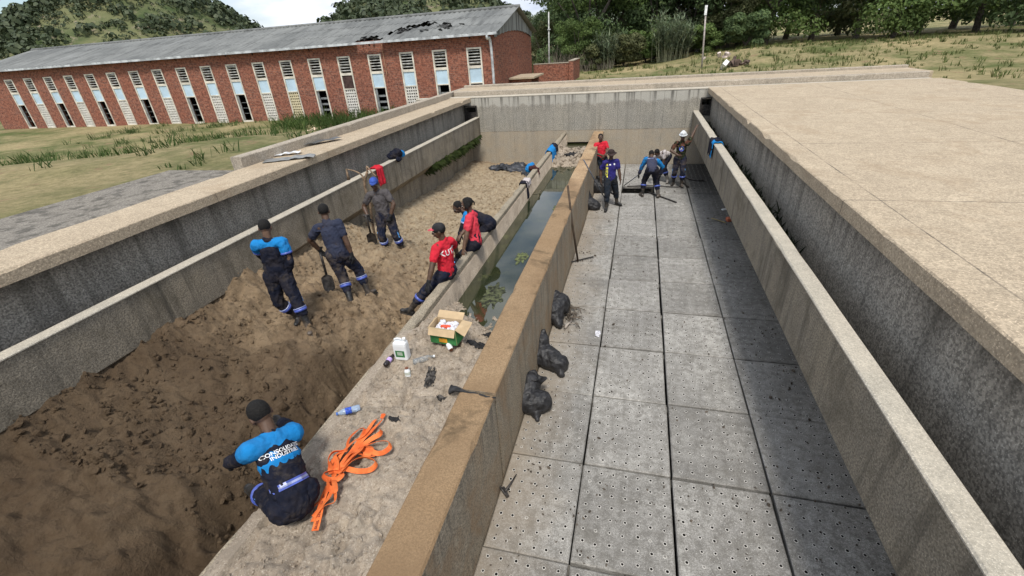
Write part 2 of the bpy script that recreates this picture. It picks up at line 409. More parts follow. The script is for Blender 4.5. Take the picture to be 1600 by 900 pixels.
# ------------------------------------------------------------------ perforated floor slabs
t = Mt('slab_concrete')
oi = t.n('ShaderNodeObjectInfo')
gc = t.n('ShaderNodeNewGeometry')
def gnoise(s, d=5, r_=.6, lo=.4, hi=.6, vs=(1,1,1)):
    mp_ = t.n('ShaderNodeMapping'); mp_.inputs['Scale'].default_value = vs; t.l(gc.outputs['Position'], mp_.inputs[0])
    return t.noise(s, d, r_, vec=mp_.outputs[0], lo=lo, hi=hi)
c = t.mix(gnoise(1.1, 5, .6, .38, .64), (.45,.435,.40), (.29,.28,.26))
c = t.mix(t.math('MULTIPLY', gnoise(9, 6, .75, .42, .62), .85), c, (.18,.17,.15))
c = t.mix(t.math('MULTIPLY', gnoise(70, 3, .6, .45, .6), .6), c, (.17,.16,.145))
c = t.mix(t.math('MULTIPLY', gnoise(26, 4, .8, .6, .7), .7), c, (.07,.066,.058))
c = t.mix(t.math('MULTIPLY', gnoise(100, 2, .5, .6, .68), .45), c, (.75,.73,.68))
rv = t.n('ShaderNodeMapRange'); t.l(oi.outputs['Random'], rv.inputs[0]); rv.inputs['To Min'].default_value = .80; rv.inputs['To Max'].default_value = 1.08
vm = t.n('ShaderNodeCombineXYZ'); [t.l(rv.outputs[0], vm.inputs[i]) for i in range(3)]
c = t.mix(1.0, c, vm.outputs[0], 'MULTIPLY')
c = t.mix(t.math('MULTIPLY', gnoise(2.3, 6, .75, .54, .64), .55), c, (.15,.14,.12))
# rusty silt next to the central wall, black sludge next to the right wall
sx = t.n('ShaderNodeSeparateXYZ'); t.l(gc.outputs['Position'], sx.inputs[0])
wx = t.math('ADD', sx.outputs['X'], t.math('MULTIPLY', gnoise(1.4, 4, .6, 0, 1), 1.1))
c = t.mix(t.math('MULTIPLY', t.ramp(wx, .05, -.75), .6), c, (.31,.25,.18))
sl = t.math('MULTIPLY', t.ramp(wx, 2.1, 2.9), t.ramp(sx.outputs['Y'], 4, 12))
c = t.mix(t.math('MULTIPLY', sl, .6), c, (.075,.075,.07))
bk = t.math('MULTIPLY', t.ramp(t.math('ADD', wx, t.math('MULTIPLY', gnoise(2.2,3,.6,0,1), .5)), 1.7, 2.3), t.ramp(sx.outputs['Y'], 13.5, 16.5))
c = t.mix(t.math('MULTIPLY', bk, .85), c, (.035,.034,.032))
c = t.mix(t.math('MULTIPLY', gnoise(.8, 4, .6, .60, .70), .5), c, (.13,.125,.115))
t.color(c).rough(.88, .25)
t.bump(gnoise(45, 5, .8, .2, .8), .6, .01)
m_slab = t.m
t = Mt('rim_paste'); t.color(t.mix(t.noise(30, 3), (.50,.48,.44), (.62,.60,.55))).rough(.9, .2); m_rim = t.m
def slab_mesh(w_, h_, nx_, ny_, seed, holes=True, gap=.012):
    rnd = random.Random(seed); bm_v = []; bm_f = []; mi = []
    x0, x1, y0, y1 = gap/2, w_-gap/2, gap/2, h_-gap/2; e = .014
    cx_ = (x1-x0-2*e)/nx_; cy_ = (y1-y0-2*e)/ny_; top = 0.0
    idx = {}
    def vid(p):
        k = (round(p[0],5), round(p[1],5), round(p[2],5))
        if k not in idx: idx[k] = len(bm_v); bm_v.append(p)
        return idx[k]
    def F(ps, m=0): bm_f.append([vid(p) for p in ps]); mi.append(m)
    for i in range(nx_):
        for j in range(ny_):
            a = x0+e+i*cx_; b = y0+e+j*cy_
            c_ = [(a,b,top),(a+cx_,b,top),(a+cx_,b+cy_,top),(a,b+cy_,top)]
            if not holes: F(c_); continue
            mx_, my_ = a+cx_/2+rnd.uniform(-.012,.012), b+cy_/2+rnd.uniform(-.012,.012); R = .0135*rnd.uniform(.85,1.15)
            clog = rnd.random() < .09
            ring = lambda r_, z: [(mx_+r_*math.cos(PI/4*k+PI/8+PI), my_+r_*math.sin(PI/4*k+PI/8+PI), z) for k in range(8)]
            ro, ri, rb = ring(R+.0055, top), ring(R, top+.001), ring(R, top-(.006 if clog else .06))
            # corners to ring: corner k owns ring verts 2k,2k+1
            for k in range(4):
                F([c_[k], ro[(2*k+1)%8], ro[2*k]][::-1]) if False else F([c_[k], ro[2*k+1], ro[2*k]])
                F([c_[k], c_[(k+1)%4], ro[(2*k+2)%8], ro[2*k+1]])
            for k in range(8):
                F([ro[k], ro[(k+1)%8], ri[(k+1)%8], ri[k]], 1)
                F([ri[k], ri[(k+1)%8], rb[(k+1)%8], rb[k]], 0 if clog else 2)
            F(rb, 0 if clog else 2)
    o = [(x0+e,y0+e),(x1-e,y0+e),(x1-e,y1-e),(x0+e,y1-e)]; p = [(x0,y0),(x1,y0),(x1,y1),(x0,y1)]
    for k in range(4):
        q = (k+1)%4
        F([(*o[k],top),(*o[q],top),(*p[q],top-e*.8),(*p[k],top-e*.8)]); F([(*p[k],top-e*.8),(*p[q],top-e*.8),(*p[q],-.09),(*p[k],-.09)])
    me = bpy.data.meshes.new('perforated_paver'); me.from_pydata(bm_v, [], bm_f); me.update()
    for m_ in (m_slab, m_rim, m_void): me.materials.append(m_)
    me.polygons.foreach_set('material_index', mi)
    bm = bmesh.new(); bm.from_mesh(me); bmesh.ops.recalc_face_normals(bm, faces=bm.faces)
    up = sum(f.normal.z*f.calc_area() for f in bm.faces)
    if up < 0: bmesh.ops.reverse_faces(bm, faces=bm.faces)
    bm.to_mesh(me); bm.free(); return me
m_void = plain('wet_underfloor', (.02,.019,.017), .6)
ords = ['first','second','third','fourth','fifth','sixth','seventh','eighth','ninth','tenth','eleventh','twelfth','thirteenth','fourteenth','fifteenth']
cols = [(-1.262, .887, 6, 'beside the central wall', .012), (-.375, 1.015, 7, 'in the left centre column', .03), (.64, 1.04, 7, 'in the right centre column', .03), (1.68, .935, 6, 'in the narrow column by the right wall', .014)]
for ci, (x0, w_, nh, where, gap) in enumerate(cols):
    meshes = [slab_mesh(w_, 1.22, nh, 8, 10*ci+s, gap=gap) for s in range(3)]
    for k in range(13):
        y0 = 2.6+1.22*(9-k)
        nm = ('furthest' if k == 0 else ords[k-1]+' row back from the open pit') if k else ''
        if y0 > 13.58+.01: continue
        o = bpy.data.objects.new('perforated_paver', meshes[k%3]); C.objects.link(o); rr = random.Random(ci*50+k)
        o.location = (x0+rr.uniform(-.006,.006), y0+rr.uniform(-.006,.006), rr.uniform(-.006,.004)-.002)
        o.rotation_euler = (rr.uniform(-.004,.004), rr.uniform(-.004,.004), rr.uniform(-.006,.006))
        row = k
        tag(o, 'perforated concrete slab %s, %s row from the pit' % (where, ords[row]), 'floor slab', 'perforated floor slabs of the right basin')
# last strip before the back wall: one row with the open pit, then the far slabs
far = [(-1.262, .887, 14.80, 3.84, 6, 20, 'long perforated slab beside the central wall at the far end'),
       (-.375, 1.015, 15.58, 3.06, 7, 18, 'far perforated slab behind the open pit'),
       (.64, 1.04, 14.80, 1.3, 7, 8, 'perforated slab right of the open pit under the bending man'),
       (.64, 1.04, 16.10, 2.54, 7, 16, 'far perforated slab under the man in the white helmet'),
       (1.68, .935, 14.80, 3.84, 6, 24, 'sludge-blackened slab in the far right corner')]
for i, (x0, w_, y0, h_, nx_, ny_, lab) in enumerate(far):
    o = bpy.data.objects.new('perforated_paver', slab_mesh(w_, h_, nx_, ny_, 90+i, gap=.03)); C.objects.link(o); o.location = (x0, y0, -.002)
    tag(o, lab, 'floor slab', 'perforated floor slabs of the right basin')
mb = MB(); mb.box((-1.27, -.6, -.62), (2.62, YB-.002, -.6)); tag(mb.build('underfloor', m_void), kind='structure')
mb = MB()
for k in range(15): mb.box((-1.262, 2.54-1.22*3+1.22*k, -.6), (2.615, 2.64-1.22*3+1.22*k, -.094))
tag(mb.build('support_beams', plain('wet_concrete', (.16,.15,.13), .8)), kind='structure')

# ------------------------------------------------------------------ sand of the left basin
def smooth(a, b, x):
    t_ = min(1, max(0, (x-a)/(b-a))); return t_*t_*(3-2*t_)
_fp = random.Random(91); PRINTS = []
for _i in range(30):
    _x, _y, _a = _fp.uniform(-2.55,-1.75), 1.1+3.4*_fp.random(), _fp.uniform(-.6,.6)+PI/2*(_fp.random() < .2)
    if not (2.0 < _y < 3.0 and _x < -2.0): PRINTS.append((_x, _y, math.cos(_a), math.sin(_a)))
PR2 = []
for _i in range(130):
    _a = _fp.uniform(0, PI); PR2.append((_fp.uniform(-6.2,-3.1), _fp.uniform(5.2,16.5), math.cos(_a), math.sin(_a)))
def dent(x, y, L_):
    d = 0
    for px, py, ca, sa in L_:
        dx, dy = x-px, y-py
        if abs(dx) > .22 or abs(dy) > .22: continue
        u, v_ = (dx*ca+dy*sa)/.055, (-dx*sa+dy*ca)/.14; r_ = u*u+v_*v_
        d += -.026*math.exp(-r_*r_)+.012*math.exp(-(r_-1.9)**2*1.5)
    return d
def sand_z(x, y):
    z = .06+.10*smooth(16, 9, y)
    z += .50*smooth(10.3, 7.6, y)*smooth(-3.0, -4.4, x)
    z += .20*smooth(7.2, 5.4, y)*smooth(-3.6, -4.6, x)
    z += .22*math.exp(-((x+5.6)**2/.8+(y-8.2)**2/.5))
    # dug-out pit beside the low wall near the camera
    pit = smooth(5.3, 4.4, y+.35*fbm(x*1.5, y*1.5, 7))*smooth(-4.3, -3.75, x+.25*fbm(x*2, y*2, 9))
    z -= .55*pit
    z -= .30*smooth(4.3, 3.2, y)*smooth(-5.6,-4.8,x)
    z += .45*smooth(-3.15, -2.9, x)*smooth(9.5,7,y)*smooth(5.2,6,y)*.5
    z += (.12+.38*smooth(15, 8, y)+.1*fbm(y*.8,1,4))*smooth(-5.7, -6.7, x)           # banked against the outer wall
    r_ = smooth(15, 8, y)
    z += (.06+.09*r_)*fbm(x*1.1, y*1.1, 1, 5)+(.03+.15*r_)*abs(fbm(x*2.1+.5*fbm(x*2,y*2,7), y*2.1, 4, 5))+.05*r_*(.3-abs(fbm(x*4.5, y*4.5, 14, 3)))+.026*fbm(x*8, y*8, 2, 4)
    z += 1.5*dent(x, y, PR2)
    # soft worn track through the far sand
    z -= .05*math.exp(-((y-(12.5+.5*fbm(x,0,3)))**2)/1.2)
    return z
def grid(name, xs, ys, fz, m, **k):
    mb = MB(); n = len(xs)
    for y in ys:
        for x in xs: mb.v.append((x, y, fz(x, y)))
    for j in range(len(ys)-1):
        for i in range(n-1): mb.f.append((j*n+i, j*n+i+1, (j+1)*n+i+1, (j+1)*n+i))
    mb.keep = True
    return tag(mb.build(name, m, smooth=True), **k)
t = Mt('damp_sand_pit_shade')
c = t.mix(t.noise(.7, 6, .65, lo=.36, hi=.62), (.23,.16,.10), (.42,.31,.195))
c = t.mix(t.math('MULTIPLY', t.noise(4.2, 6, .75, lo=.42, hi=.66, dist=.5), .75), c, (.10,.068,.042))
c = t.mix(t.math('MULTIPLY', t.noise(26, 5, .8, lo=.45, hi=.65), .6), c, (.33,.25,.155))
c = t.mix(t.math('MULTIPLY', t.noise(13, 4, .8, lo=.55, hi=.68), .75), c, (.055,.042,.03))
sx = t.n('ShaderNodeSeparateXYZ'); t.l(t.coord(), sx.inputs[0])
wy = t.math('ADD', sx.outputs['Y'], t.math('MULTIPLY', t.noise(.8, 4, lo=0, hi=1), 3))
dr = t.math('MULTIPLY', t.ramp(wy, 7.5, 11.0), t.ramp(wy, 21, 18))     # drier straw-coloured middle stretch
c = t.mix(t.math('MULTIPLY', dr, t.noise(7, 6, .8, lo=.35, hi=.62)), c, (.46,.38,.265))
c = t.mix(t.math('MULTIPLY', t.ramp(wy, 7.2, 5.0), .78), c, (.080,.054,.034))  # damp near sand, darkened further in colour to stand in for pit shade
t.color(c).rough(.95, .12); t.bump(t.math('ADD', t.noise(12, 6, .8, lo=.2, hi=.8), t.math('MULTIPLY', t.noise(45, 4, .8, lo=.2, hi=.8), .5)), .8, .045)
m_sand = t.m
sxs = axis([(-7.0,-2.876,170)]); sys_ = axis([(-.6,9,380),(9,YB,200)])
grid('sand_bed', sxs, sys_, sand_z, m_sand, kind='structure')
# ------------------------------------------------------------------ channel sand, water
def chan_z(x, y):
    z = 1.215+.05*fbm(x*1.6, y*1.6, 12, 4)+.05*abs(fbm(x*4.2+.4*fbm(x*3,y*3,1), y*4.2, 3, 4))+.02*fbm(x*13, y*13, 5, 4)
    lim = 5.2+.5*smooth(-2.7, -1.9, x)*-1+.25*fbm(x*2, 1, 8)
    z += .05*smooth(.15,.5,fbm(x*2.3+5, y*2.3, 33, 3))-.055*smooth(.1,.45,fbm(x*3.1, y*2.6, 44, 3))
    z += dent(x, y, PRINTS)
    z -= .62*smooth(lim-.9, lim+1.6, y)
    z += .33*smooth(14.6, 15.4, y+.3*fbm(x*2,y,2))*smooth(17.6, 16.9, y)
    z += .16*smooth(14.6, 15.4, y)*smooth(17.6, 16.9, y)*abs(fbm(x*4, y*4, 1, 3))
    if x < -2.70:                       # sand spilt over the narrow wall top
        e_ = smooth(4.9, 4.2, y+.5*fbm(1, y*1.3, 3))
        z = (1.262+.02*(x+2.85)/.15+.006*fbm(x*20, y*9, 2))*e_ + 1.15*(1-e_)
        if x < -2.835+.02*fbm(2, y*2.5, 6): z -= .05*smooth(-2.82, -2.86, x)*2
    return z
t = Mt('pale_gravelly_sand')
c = t.mix(t.noise(1.7, 6, .65, lo=.36, hi=.62), (.32,.262,.20), (.44,.368,.288))
c = t.mix(t.math('MULTIPLY', t.noise(60, 4, .8, lo=.50, hi=.66), .8), c, (.17,.135,.10))
c = t.mix(t.math('MULTIPLY', t.noise(80, 3, .7, lo=.57, hi=.66), .8), c, (.66,.59,.48))
c = t.mix(t.math('MULTIPLY', t.noise(3.5, 7, .8, lo=.47, hi=.62, dist=.8), .75), c, (.27,.225,.175))
c = t.mix(t.math('MULTIPLY', t.noise(11, 5, .8, lo=.58, hi=.68), .7), c, (.14,.115,.09))
c = t.mix(t.math('MULTIPLY', t.noise(2, 5, .7, lo=.58, hi=.7), .6), c, (.52,.44,.34))
t.color(c).rough(.95, .12); t.bump(t.math('ADD', t.noise(14, 6, .8, lo=.2, hi=.8, dist=.4), t.math('MULTIPLY', t.noise(70, 4, .8, lo=.2, hi=.8), .5)), .7, .022)
m_chan = t.m
grid('channel_sand', axis([(-2.868,-2.727,8),(-2.727,-1.65,84)]), axis([(-.6,6.5,380),(6.5,YB,150)]), chan_z, m_chan, kind='structure')
t = Mt('murky_water')
c = t.mix(t.noise(.9, 5, .6, lo=.4, hi=.65), (.018,.024,.011), (.045,.048,.022))
c = t.mix(t.noise(2.2, 6, .7, lo=.60, hi=.72), c, (.085,.095,.035))
t.color(c).rough(.04, .5); t.b.inputs['IOR'].default_value = 1.8; t.bump(t.noise(2.5, 3, lo=0, hi=1), .03, .02)
tr = t.b.inputs['Transmission Weight']; tr.default_value = .0
mb = MB(); mb.add([(-2.726,3.0,.80),(-1.651,3.0,.80),(-1.651,YB+1.1,.80),(-2.726,YB+1.1,.80)], [(0,1,2,3)])
tag(mb.build('water', t.m), kind='structure')
# floating algae mats
for i, (px, py, r_, lab) in enumerate(((815,402,.16,'yellow green algae mat floating mid channel'), (870,325,.13,'small algae patch floating near the central wall'), (770,462,.26,'broad pale algae mat in shallow near water'), (838,300,.16,'thin brown scum patch on the far water'))):
    mb = MB(); p = at(px, py, .806); n = 110
    vs_ = [(p.x, p.y, .806)]
    for k in range(n):
        a = 2*PI*k/n; q = r_*(1+.6*fbm(math.cos(a)*2.2+i*5, math.sin(a)*2.2, i, 5)); vs_.append((min(-1.67, p.x+q*math.cos(a)*.75), p.y+q*1.5*math.sin(a), .805))
    mb.add(vs_, [(0, 1+k, 1+(k+1)%n) for k in range(n)])
    tag(mb.build('algae_mat', plain('algae', ((.085,.10,.032),(.08,.095,.032),(.055,.062,.028),(.08,.07,.04))[i], .5, var=.8, scale=16, bump=.3), smooth=True), lab, 'algae')

# clods, gravel and mud crumbs too many to count
def crumbs(name, spots, m, seed):
    mb = MB(); mb.keep = True; r_ = random.Random(seed); bm = bmesh.new(); bmesh.ops.create_icosphere(bm, subdivisions=1, radius=1)
    vs0 = [v.co.copy() for v in bm.verts]; fs0 = [tuple(v.index for v in f.verts) for f in bm.faces]; bm.free()
    for x, y, z, s in spots:
        R3 = Euler((r_.uniform(0,6), r_.uniform(0,6), r_.uniform(0,6))).to_matrix(); sc = V(s*r_.uniform(.6,1.3), s*r_.uniform(.6,1.3), s*r_.uniform(.35,.8))
        k = len(mb.v)
        for v in vs0:
            q = R3@V(v.x*sc.x, v.y*sc.y, v.z*sc.z)*r_.uniform(.75,1.25); mb.v.append((x+q.x, y+q.y, z+q.z))
        mb.f += [tuple(i+k for i in f) for f in fs0]
    return tag(mb.build(name, m), kind='stuff')
rc_ = random.Random(77); sp = []
for i in range(9000):
    x = rc_.uniform(-6.6, -2.95); y = 2+16*rc_.random()**1.5
    if fbm(x*1.3, y*1.3, 22)+.1 < rc_.uniform(-.5,.4): continue
    s_ = abs(rc_.gauss(0, .020))+.006; sp.append((x, y, sand_z(x, y)+s_*.2, min(s_, .085)))
crumbs('dirt_clods', sp, m_sand, 1)
sp = []
for i in range(5000):
    x = rc_.uniform(-2.68, -1.68); y = 1+5*rc_.random(); s_ = abs(rc_.gauss(0,.0065))+.003
    if y < 3 and rc_.random() < .6: continue
    sp.append((x, y, chan_z(x, y)+s_*.3, s_))
for i in range(260):
    x = rc_.uniform(-2.68, -1.68); y = rc_.uniform(14.6, 17.4); s_ = abs(rc_.gauss(0,.04))+.02; sp.append((x, y, chan_z(x, y)+s_*.3, s_))
crumbs('gravel', sp, m_chan, 2)
sp = []
for i in range(3400):
    x = rc_.uniform(-1.25, 2.55); y = 1.8+16.5*rc_.random()
    w_ = .25+.6*fbm(x*1.6, y*1.6, 31)+(.5 if x < -.7 else 0)+(.5 if x > 1.8 else 0)
    if rc_.random() > w_: continue
    s_ = abs(rc_.gauss(0,.008))+.004; sp.append((x, y, s_*.25, min(s_, .03)))
crumbs('mud_crumbs', sp, plain('dried_mud', (.085,.07,.055), .9, var=.5), 3)
# ------------------------------------------------------------------ brick filter house
t = Mt('red_brick')
sx = t.n('ShaderNodeSeparateXYZ'); t.l(t.n('ShaderNodeNewGeometry').outputs['Position'], sx.inputs[0])
cb = t.n('ShaderNodeCombineXYZ'); t.l(t.math('ADD', sx.outputs['X'], sx.outputs['Y']), cb.inputs[0]); t.l(sx.outputs['Z'], cb.inputs[1])
br = t.n('ShaderNodeTexBrick'); t.l(cb.outputs[0], br.inputs['Vector'])
br.inputs['Scale'].default_value = 1; br.inputs['Brick Width'].default_value = .23; br.inputs['Row Height'].default_value = .085
br.inputs['Mortar Size'].default_value = .009; br.inputs['Color1'].default_value = (.34,.125,.075,1); br.inputs['Color2'].default_value = (.17,.066,.05,1); br.inputs['Mortar'].default_value = (.27,.20,.16,1)
br.inputs['Bias'].default_value = -.1
c = t.mix(t.noise(1.2, 5, .7, lo=.4, hi=.65, vec=cb.outputs[0]), br.outputs['Color'], (.28,.11,.072))
c = t.mix(t.math('MULTIPLY', t.noise(7, 3, .8, lo=.45, hi=.62, vec=cb.outputs[0]), .7), c, (.045,.022,.02))
c = t.mix(t.math('MULTIPLY', t.noise(9, 3, .8, lo=.54, hi=.66, vec=cb.outputs[0]), .7), c, (.44,.20,.13))
t.color(c).rough(.9, .15); t.bump(br.outputs['Fac'], -.4, .01); m_brick = t.m
m_frame = plain('cream_window_frame', (.62,.58,.49), .6, var=.18, scale=3)
m_blue = plain('pale_blue_panel', (.46,.60,.70), .35, var=.08, scale=1.5)
m_brown = plain('rusty_brown_panel', (.06,.035,.03), .6, var=.3, scale=4)
m_block = plain('white_breeze_block', (.62,.60,.55), .8, var=.12)
m_blocky = plain('cream_breeze_block', (.58,.51,.34), .8, var=.12)
m_slat = plain('grey_louvre_slat', (.33,.33,.31), .5, var=.35, scale=5)
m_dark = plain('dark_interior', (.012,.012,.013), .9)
t = Mt('asbestos_roof')
c = t.mix(t.noise(.35, 6, .65, lo=.4, hi=.62), (.21,.215,.205), (.14,.145,.14))
c = t.mix(t.math('MULTIPLY', t.noise(1, 5, .7, lo=.48, hi=.7, vs=(3.2,.5,.5)), .7), c, (.06,.062,.06))
c = t.mix(t.math('MULTIPLY', t.noise(1, 5, .7, lo=.55, hi=.75, vs=(1.4,.25,.3)), .5), c, (.27,.275,.27))
t.color(c).rough(.85, .2); m_roof = t.m
BX0, BX1, BY0, BY1, BZ = -44.0, -7.03, 23.95, 32.6, 1.0
EZ, RZ, RY = 5.06, 6.22, 28.3
bld = empty('brick_building', (-25, 28, BZ), 'long red brick hall with grey corrugated roof and tall slit windows beyond the left walkway', 'building')
wx = []                                     # window left edges
x = -7.03-.66-.74
while x > BX0+1: wx.append(x); x -= 1.832
wx = wx[::-1]; WZ0, WZ1, WW, WT = 1.31, 4.40, .74, .28
mb = MB(); edges = [BX0]
for a in wx: edges += [a, a+WW]
edges.append(BX1)
for i in range(0, len(edges), 2): mb.box((edges[i], BY0, WZ0), (edges[i+1], BY0+WT, WZ1))
mb.box((BX0, BY0, .3), (BX1, BY0+WT, WZ0)); mb.box((BX0, BY0, WZ1), (BX1, BY0+WT, EZ-.02))
mb.box((BX0, BY1-WT, .3), (BX1, BY1, EZ-.02)); mb.box((BX0, BY0+WT, .3), (BX0+WT, BY1-WT, EZ))
# gable end, brickwork up to eave height with shallow raised middle
mb.extrude([(BY0+WT,.3),(BY1-WT,.3),(BY1-WT,4.78),(RY+1.6,5.15),(RY,5.22),(RY-1.6,5.15),(BY0+WT,4.78)], 'x', BX1-.28, BX1)
mb.build('wall', m_brick, bld)
# corrugated gable cladding
def corr_sheet(fn, n, m, amp, wl):  # generic corrugation: n steps along u
    pass
mb = MB(); ny_ = 120; pts = []
def rz(y): return EZ-.02+(RZ-EZ)*(1-abs(y-RY)/(RY-BY0+.02)) if y < RY else EZ-.02+(RZ-EZ)*(1-(y-RY)/(BY1-RY+.02))
for i in range(ny_+1):
    y = BY0+.02+(BY1-BY0-.04)*i/ny_; xx = BX1+.06+.03*math.sin(i*PI/2); q = abs(y-RY)/(BY1-RY)
    zb = 4.78+.32*(1-q**2.0)+.02*math.sin(y*9)
    if y > BY1-.5: zb = 4.78
    if y < BY0+.3: zb = 4.80
    pts += [(xx, y, min(zb, rz(y)-.02)), (xx, y, rz(y)-.03)]
mb.add(pts, [(2*i, 2*i+2, 2*i+3, 2*i+1) for i in range(ny_)])
mgab = Mt('grey_gable_cladding'); mgab.color(mgab.mix(mgab.noise(1, 4, vs=(6,6,.3), lo=.4, hi=.65), (.25,.255,.24), (.10,.10,.095))).rough(.8, .2)
o = mb.build('gable_cladding', mgab.m, bld)
# roof: corrugated sheets laid in three courses, with broken patches
def roof_side(y0, z0, y1, z1, holes):
    mb = MB(); wl = .30; n = int((BX1+.35-BX0+.3)/wl*4); rows = 9
    X = [BX0-.3+(BX1+.35-BX0+.3)*i/n for i in range(n+1)]
    for r_ in range(rows):
        base = len(mb.v)
        for s in (0, 1):
            f = (r_+s*1.04)/rows; lift = .0 if (s == 0 and r_%3 == 0) else (.0 if s else .0)
            for i, x_ in enumerate(X):
                mb.v.append((x_, y0+(y1-y0)*f, z0+(z1-z0)*f+.028*math.sin(i*PI/2)+.010*(1-s)*(r_%3 == 0)+.02*fbm(x_*.12, f*2, 3)))
        for i in range(n):
            if holes and any(abs(X[i]-hx+.5*fbm(X[i]*2, r_*1.7, 2))/hw+abs(r_-hr)/hh < 1 for hx, hr, hw, hh in holes): continue
            mb.f.append((base+i, base+i+1, base+n+1+i+1, base+n+1+i))
    return mb
roof_side(BY0-.35, EZ-.07, RY, RZ, [(-13.6, .2, .9, 1.1), (-11.6, 4.2, .8, 1.2), (-12.8,2.2,.3,1.2)]).build('roof', m_roof, bld, smooth=True)
roof_side(BY1+.35, EZ-.07, RY, RZ, None).build('roof', m_roof, bld, smooth=True)
rc = MB(); rc.tube([(BX0-.3, RY, RZ+.02), (BX1+.38, RY, RZ+.02)], .09, 8); rc.build('ridge_cap', m_roof, bld, smooth=True)
m_soot = plain('sooty_fragment', (.04,.04,.038), .9); rr = random.Random(5)
for i in range(26):                                # broken sheet fragments and exposed timbers
    hx, hy = rr.choice(((-13.3,24.2),(-11.4,25.8),(-9.9,25.2),(-12.2,25.0)))
    p = V(hx+rr.gauss(0,.5), hy+rr.gauss(0,.35), 0); p.z = EZ-.07+(p.y-BY0+.35)/(RY-BY0+.35)*(RZ-EZ)+.07
    a = Euler((rr.uniform(-.5,.5), rr.uniform(-.4,.4), rr.uniform(0,3))).to_matrix()
    mb = MB(); mb.obox(p, a@V(.16*rr.uniform(.5,1.6),0,0), a@V(0,.1*rr.uniform(.4,1.4),0), a@V(0,0,.008)); mb.build('broken_sheet', m_soot, bld)
mb = MB()
for hx in [BX0+1+i*1.83 for i in range(20)]: mb.obox((hx, (BY0+RY)/2, (EZ+RZ)/2-.19), (.04,0,0), (0,(RY-BY0)/2,(RZ-EZ)/2), (0,0,.07))
mb.build('rafter', plain('old_timber', (.05,.04,.03)), bld)
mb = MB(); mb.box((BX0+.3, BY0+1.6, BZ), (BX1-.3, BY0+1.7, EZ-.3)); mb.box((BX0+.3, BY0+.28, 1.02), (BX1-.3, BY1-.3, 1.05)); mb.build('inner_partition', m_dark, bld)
m_gut = plain('galvanised_gutter', (.50,.52,.53), .35, .5, var=.3, scale=3, metal=.3)
mb = MB(); mb.extrude([(BY0-.42,EZ-.05),(BY0-.42,EZ-.16),(BY0-.28,EZ-.16),(BY0-.28,EZ-.05),(BY0-.30,EZ-.05),(BY0-.30,EZ-.14),(BY0-.40,EZ-.14),(BY0-.40,EZ-.05)], 'x', BX0-.3, BX1+.3); mb.build('gutter', m_gut, bld)
mb = MB(); mb.tube(spline([(-7.22,BY0-.35,EZ-.15),(-7.22,BY0-.35,EZ-.3),(-7.13,BY0-.12,EZ-.62),(-7.12,BY0-.11,1.2)], 5), .065, 10); mb.build('downpipe', m_gut, bld, smooth=True)
mb = MB(); mb.tube([(-13.0,BY0-.03,5.0),(-12.98,BY0-.03,3.4)], .03, 6); mb.build('vent_pipe', plain('rust_pipe', (.3,.16,.1)), bld)
kinds = {0:'d',1:'d',2:'p',3:'d',4:'p2',5:'d',6:'y'}    # counted from the right-hand corner
for wi, a in enumerate(wx[::-1]):
    kd = kinds.get(wi, ('d','p')[wi%2]); b = a+WW; fw = .055; yf = BY0-.025
    mb = MB()
    mb.box((a-.02, yf, WZ0-.03), (a+fw, BY0+.10, WZ1+.02)); mb.box((b-fw, yf, WZ0-.03), (b+.02, BY0+.10, WZ1+.02))
    mb.box((a+fw, yf+.002, WZ1-fw), (b-fw, BY0+.098, WZ1+.018)); mb.box((a+fw, yf+.002, WZ0-.028), (b-fw, BY0+.098, WZ0+.07))
    mb.box((a+fw, yf+.006, 3.50), (b-fw, BY0+.096, 3.62)); mb.box((a+fw, yf+.006, 2.80), (b-fw, BY0+.096, 2.85))
    fr = mb.build('window', m_frame, bld)
    mb = MB()
    for k in range(5):
        z = 3.70+.135*k; tl = .02 if (wi*7+k)%5 else .05
        mb.obox(((a+b)/2, BY0+.04, z+.03), ((WW/2-fw),0,0), (0,.035,-tl*.6), (0,.01,.018))
    mb.build('louvre', m_slat, fr)
    mb = MB(); mb.box((a+fw, BY0+.02, 2.85), (b-fw, BY0+.04, 3.50)); mb.build('panel', m_brown if wi == 4 else m_blue, fr)
    if kd[0] in 'py':
        mb = MB(); n_, r_ = 5, 10; x0, x1, z0, z1 = a+fw, b-fw, WZ0+.07, 2.80; dx, dz = (x1-x0)/n_, (z1-z0)/r_; hh = .040
        for i in range(n_+1):   # solid grid around square holes
            xa = x0 if i == 0 else x0+dx*(i-.5)+hh; xb = x1 if i == n_ else x0+dx*(i+.5)-hh
            mb.box((xa, BY0+.005, z0), (xb, BY0+.09, z1))
        for j in range(r_+1):
            za = z0 if j == 0 else z0+dz*(j-.5)+hh; zb = z1 if j == r_ else z0+dz*(j+.5)-hh
            for i in range(n_):
                xc = x0+dx*(i+.5); mb.box((xc-hh, BY0+.006, za), (xc+hh, BY0+.089, zb))
        mb.build('breeze_block', m_blocky if kd == 'y' else m_block, fr)
    else:
        mb = MB()
        for k in range(3): mb.box((a+fw+.02, BY0+.12, 1.75+.3*k), (b-fw, BY0+.14, 1.77+.3*k+.08*(wi%2)))
        mb.box((a+fw, BY0+.03, WZ0+.07), (a+fw+.12, BY0+.06, 2.8))
        mb.build('open_casement', plain('grey_casement', (.20,.21,.21), .5) if wi == 0 else bpy.data.materials['grey_casement'], fr)
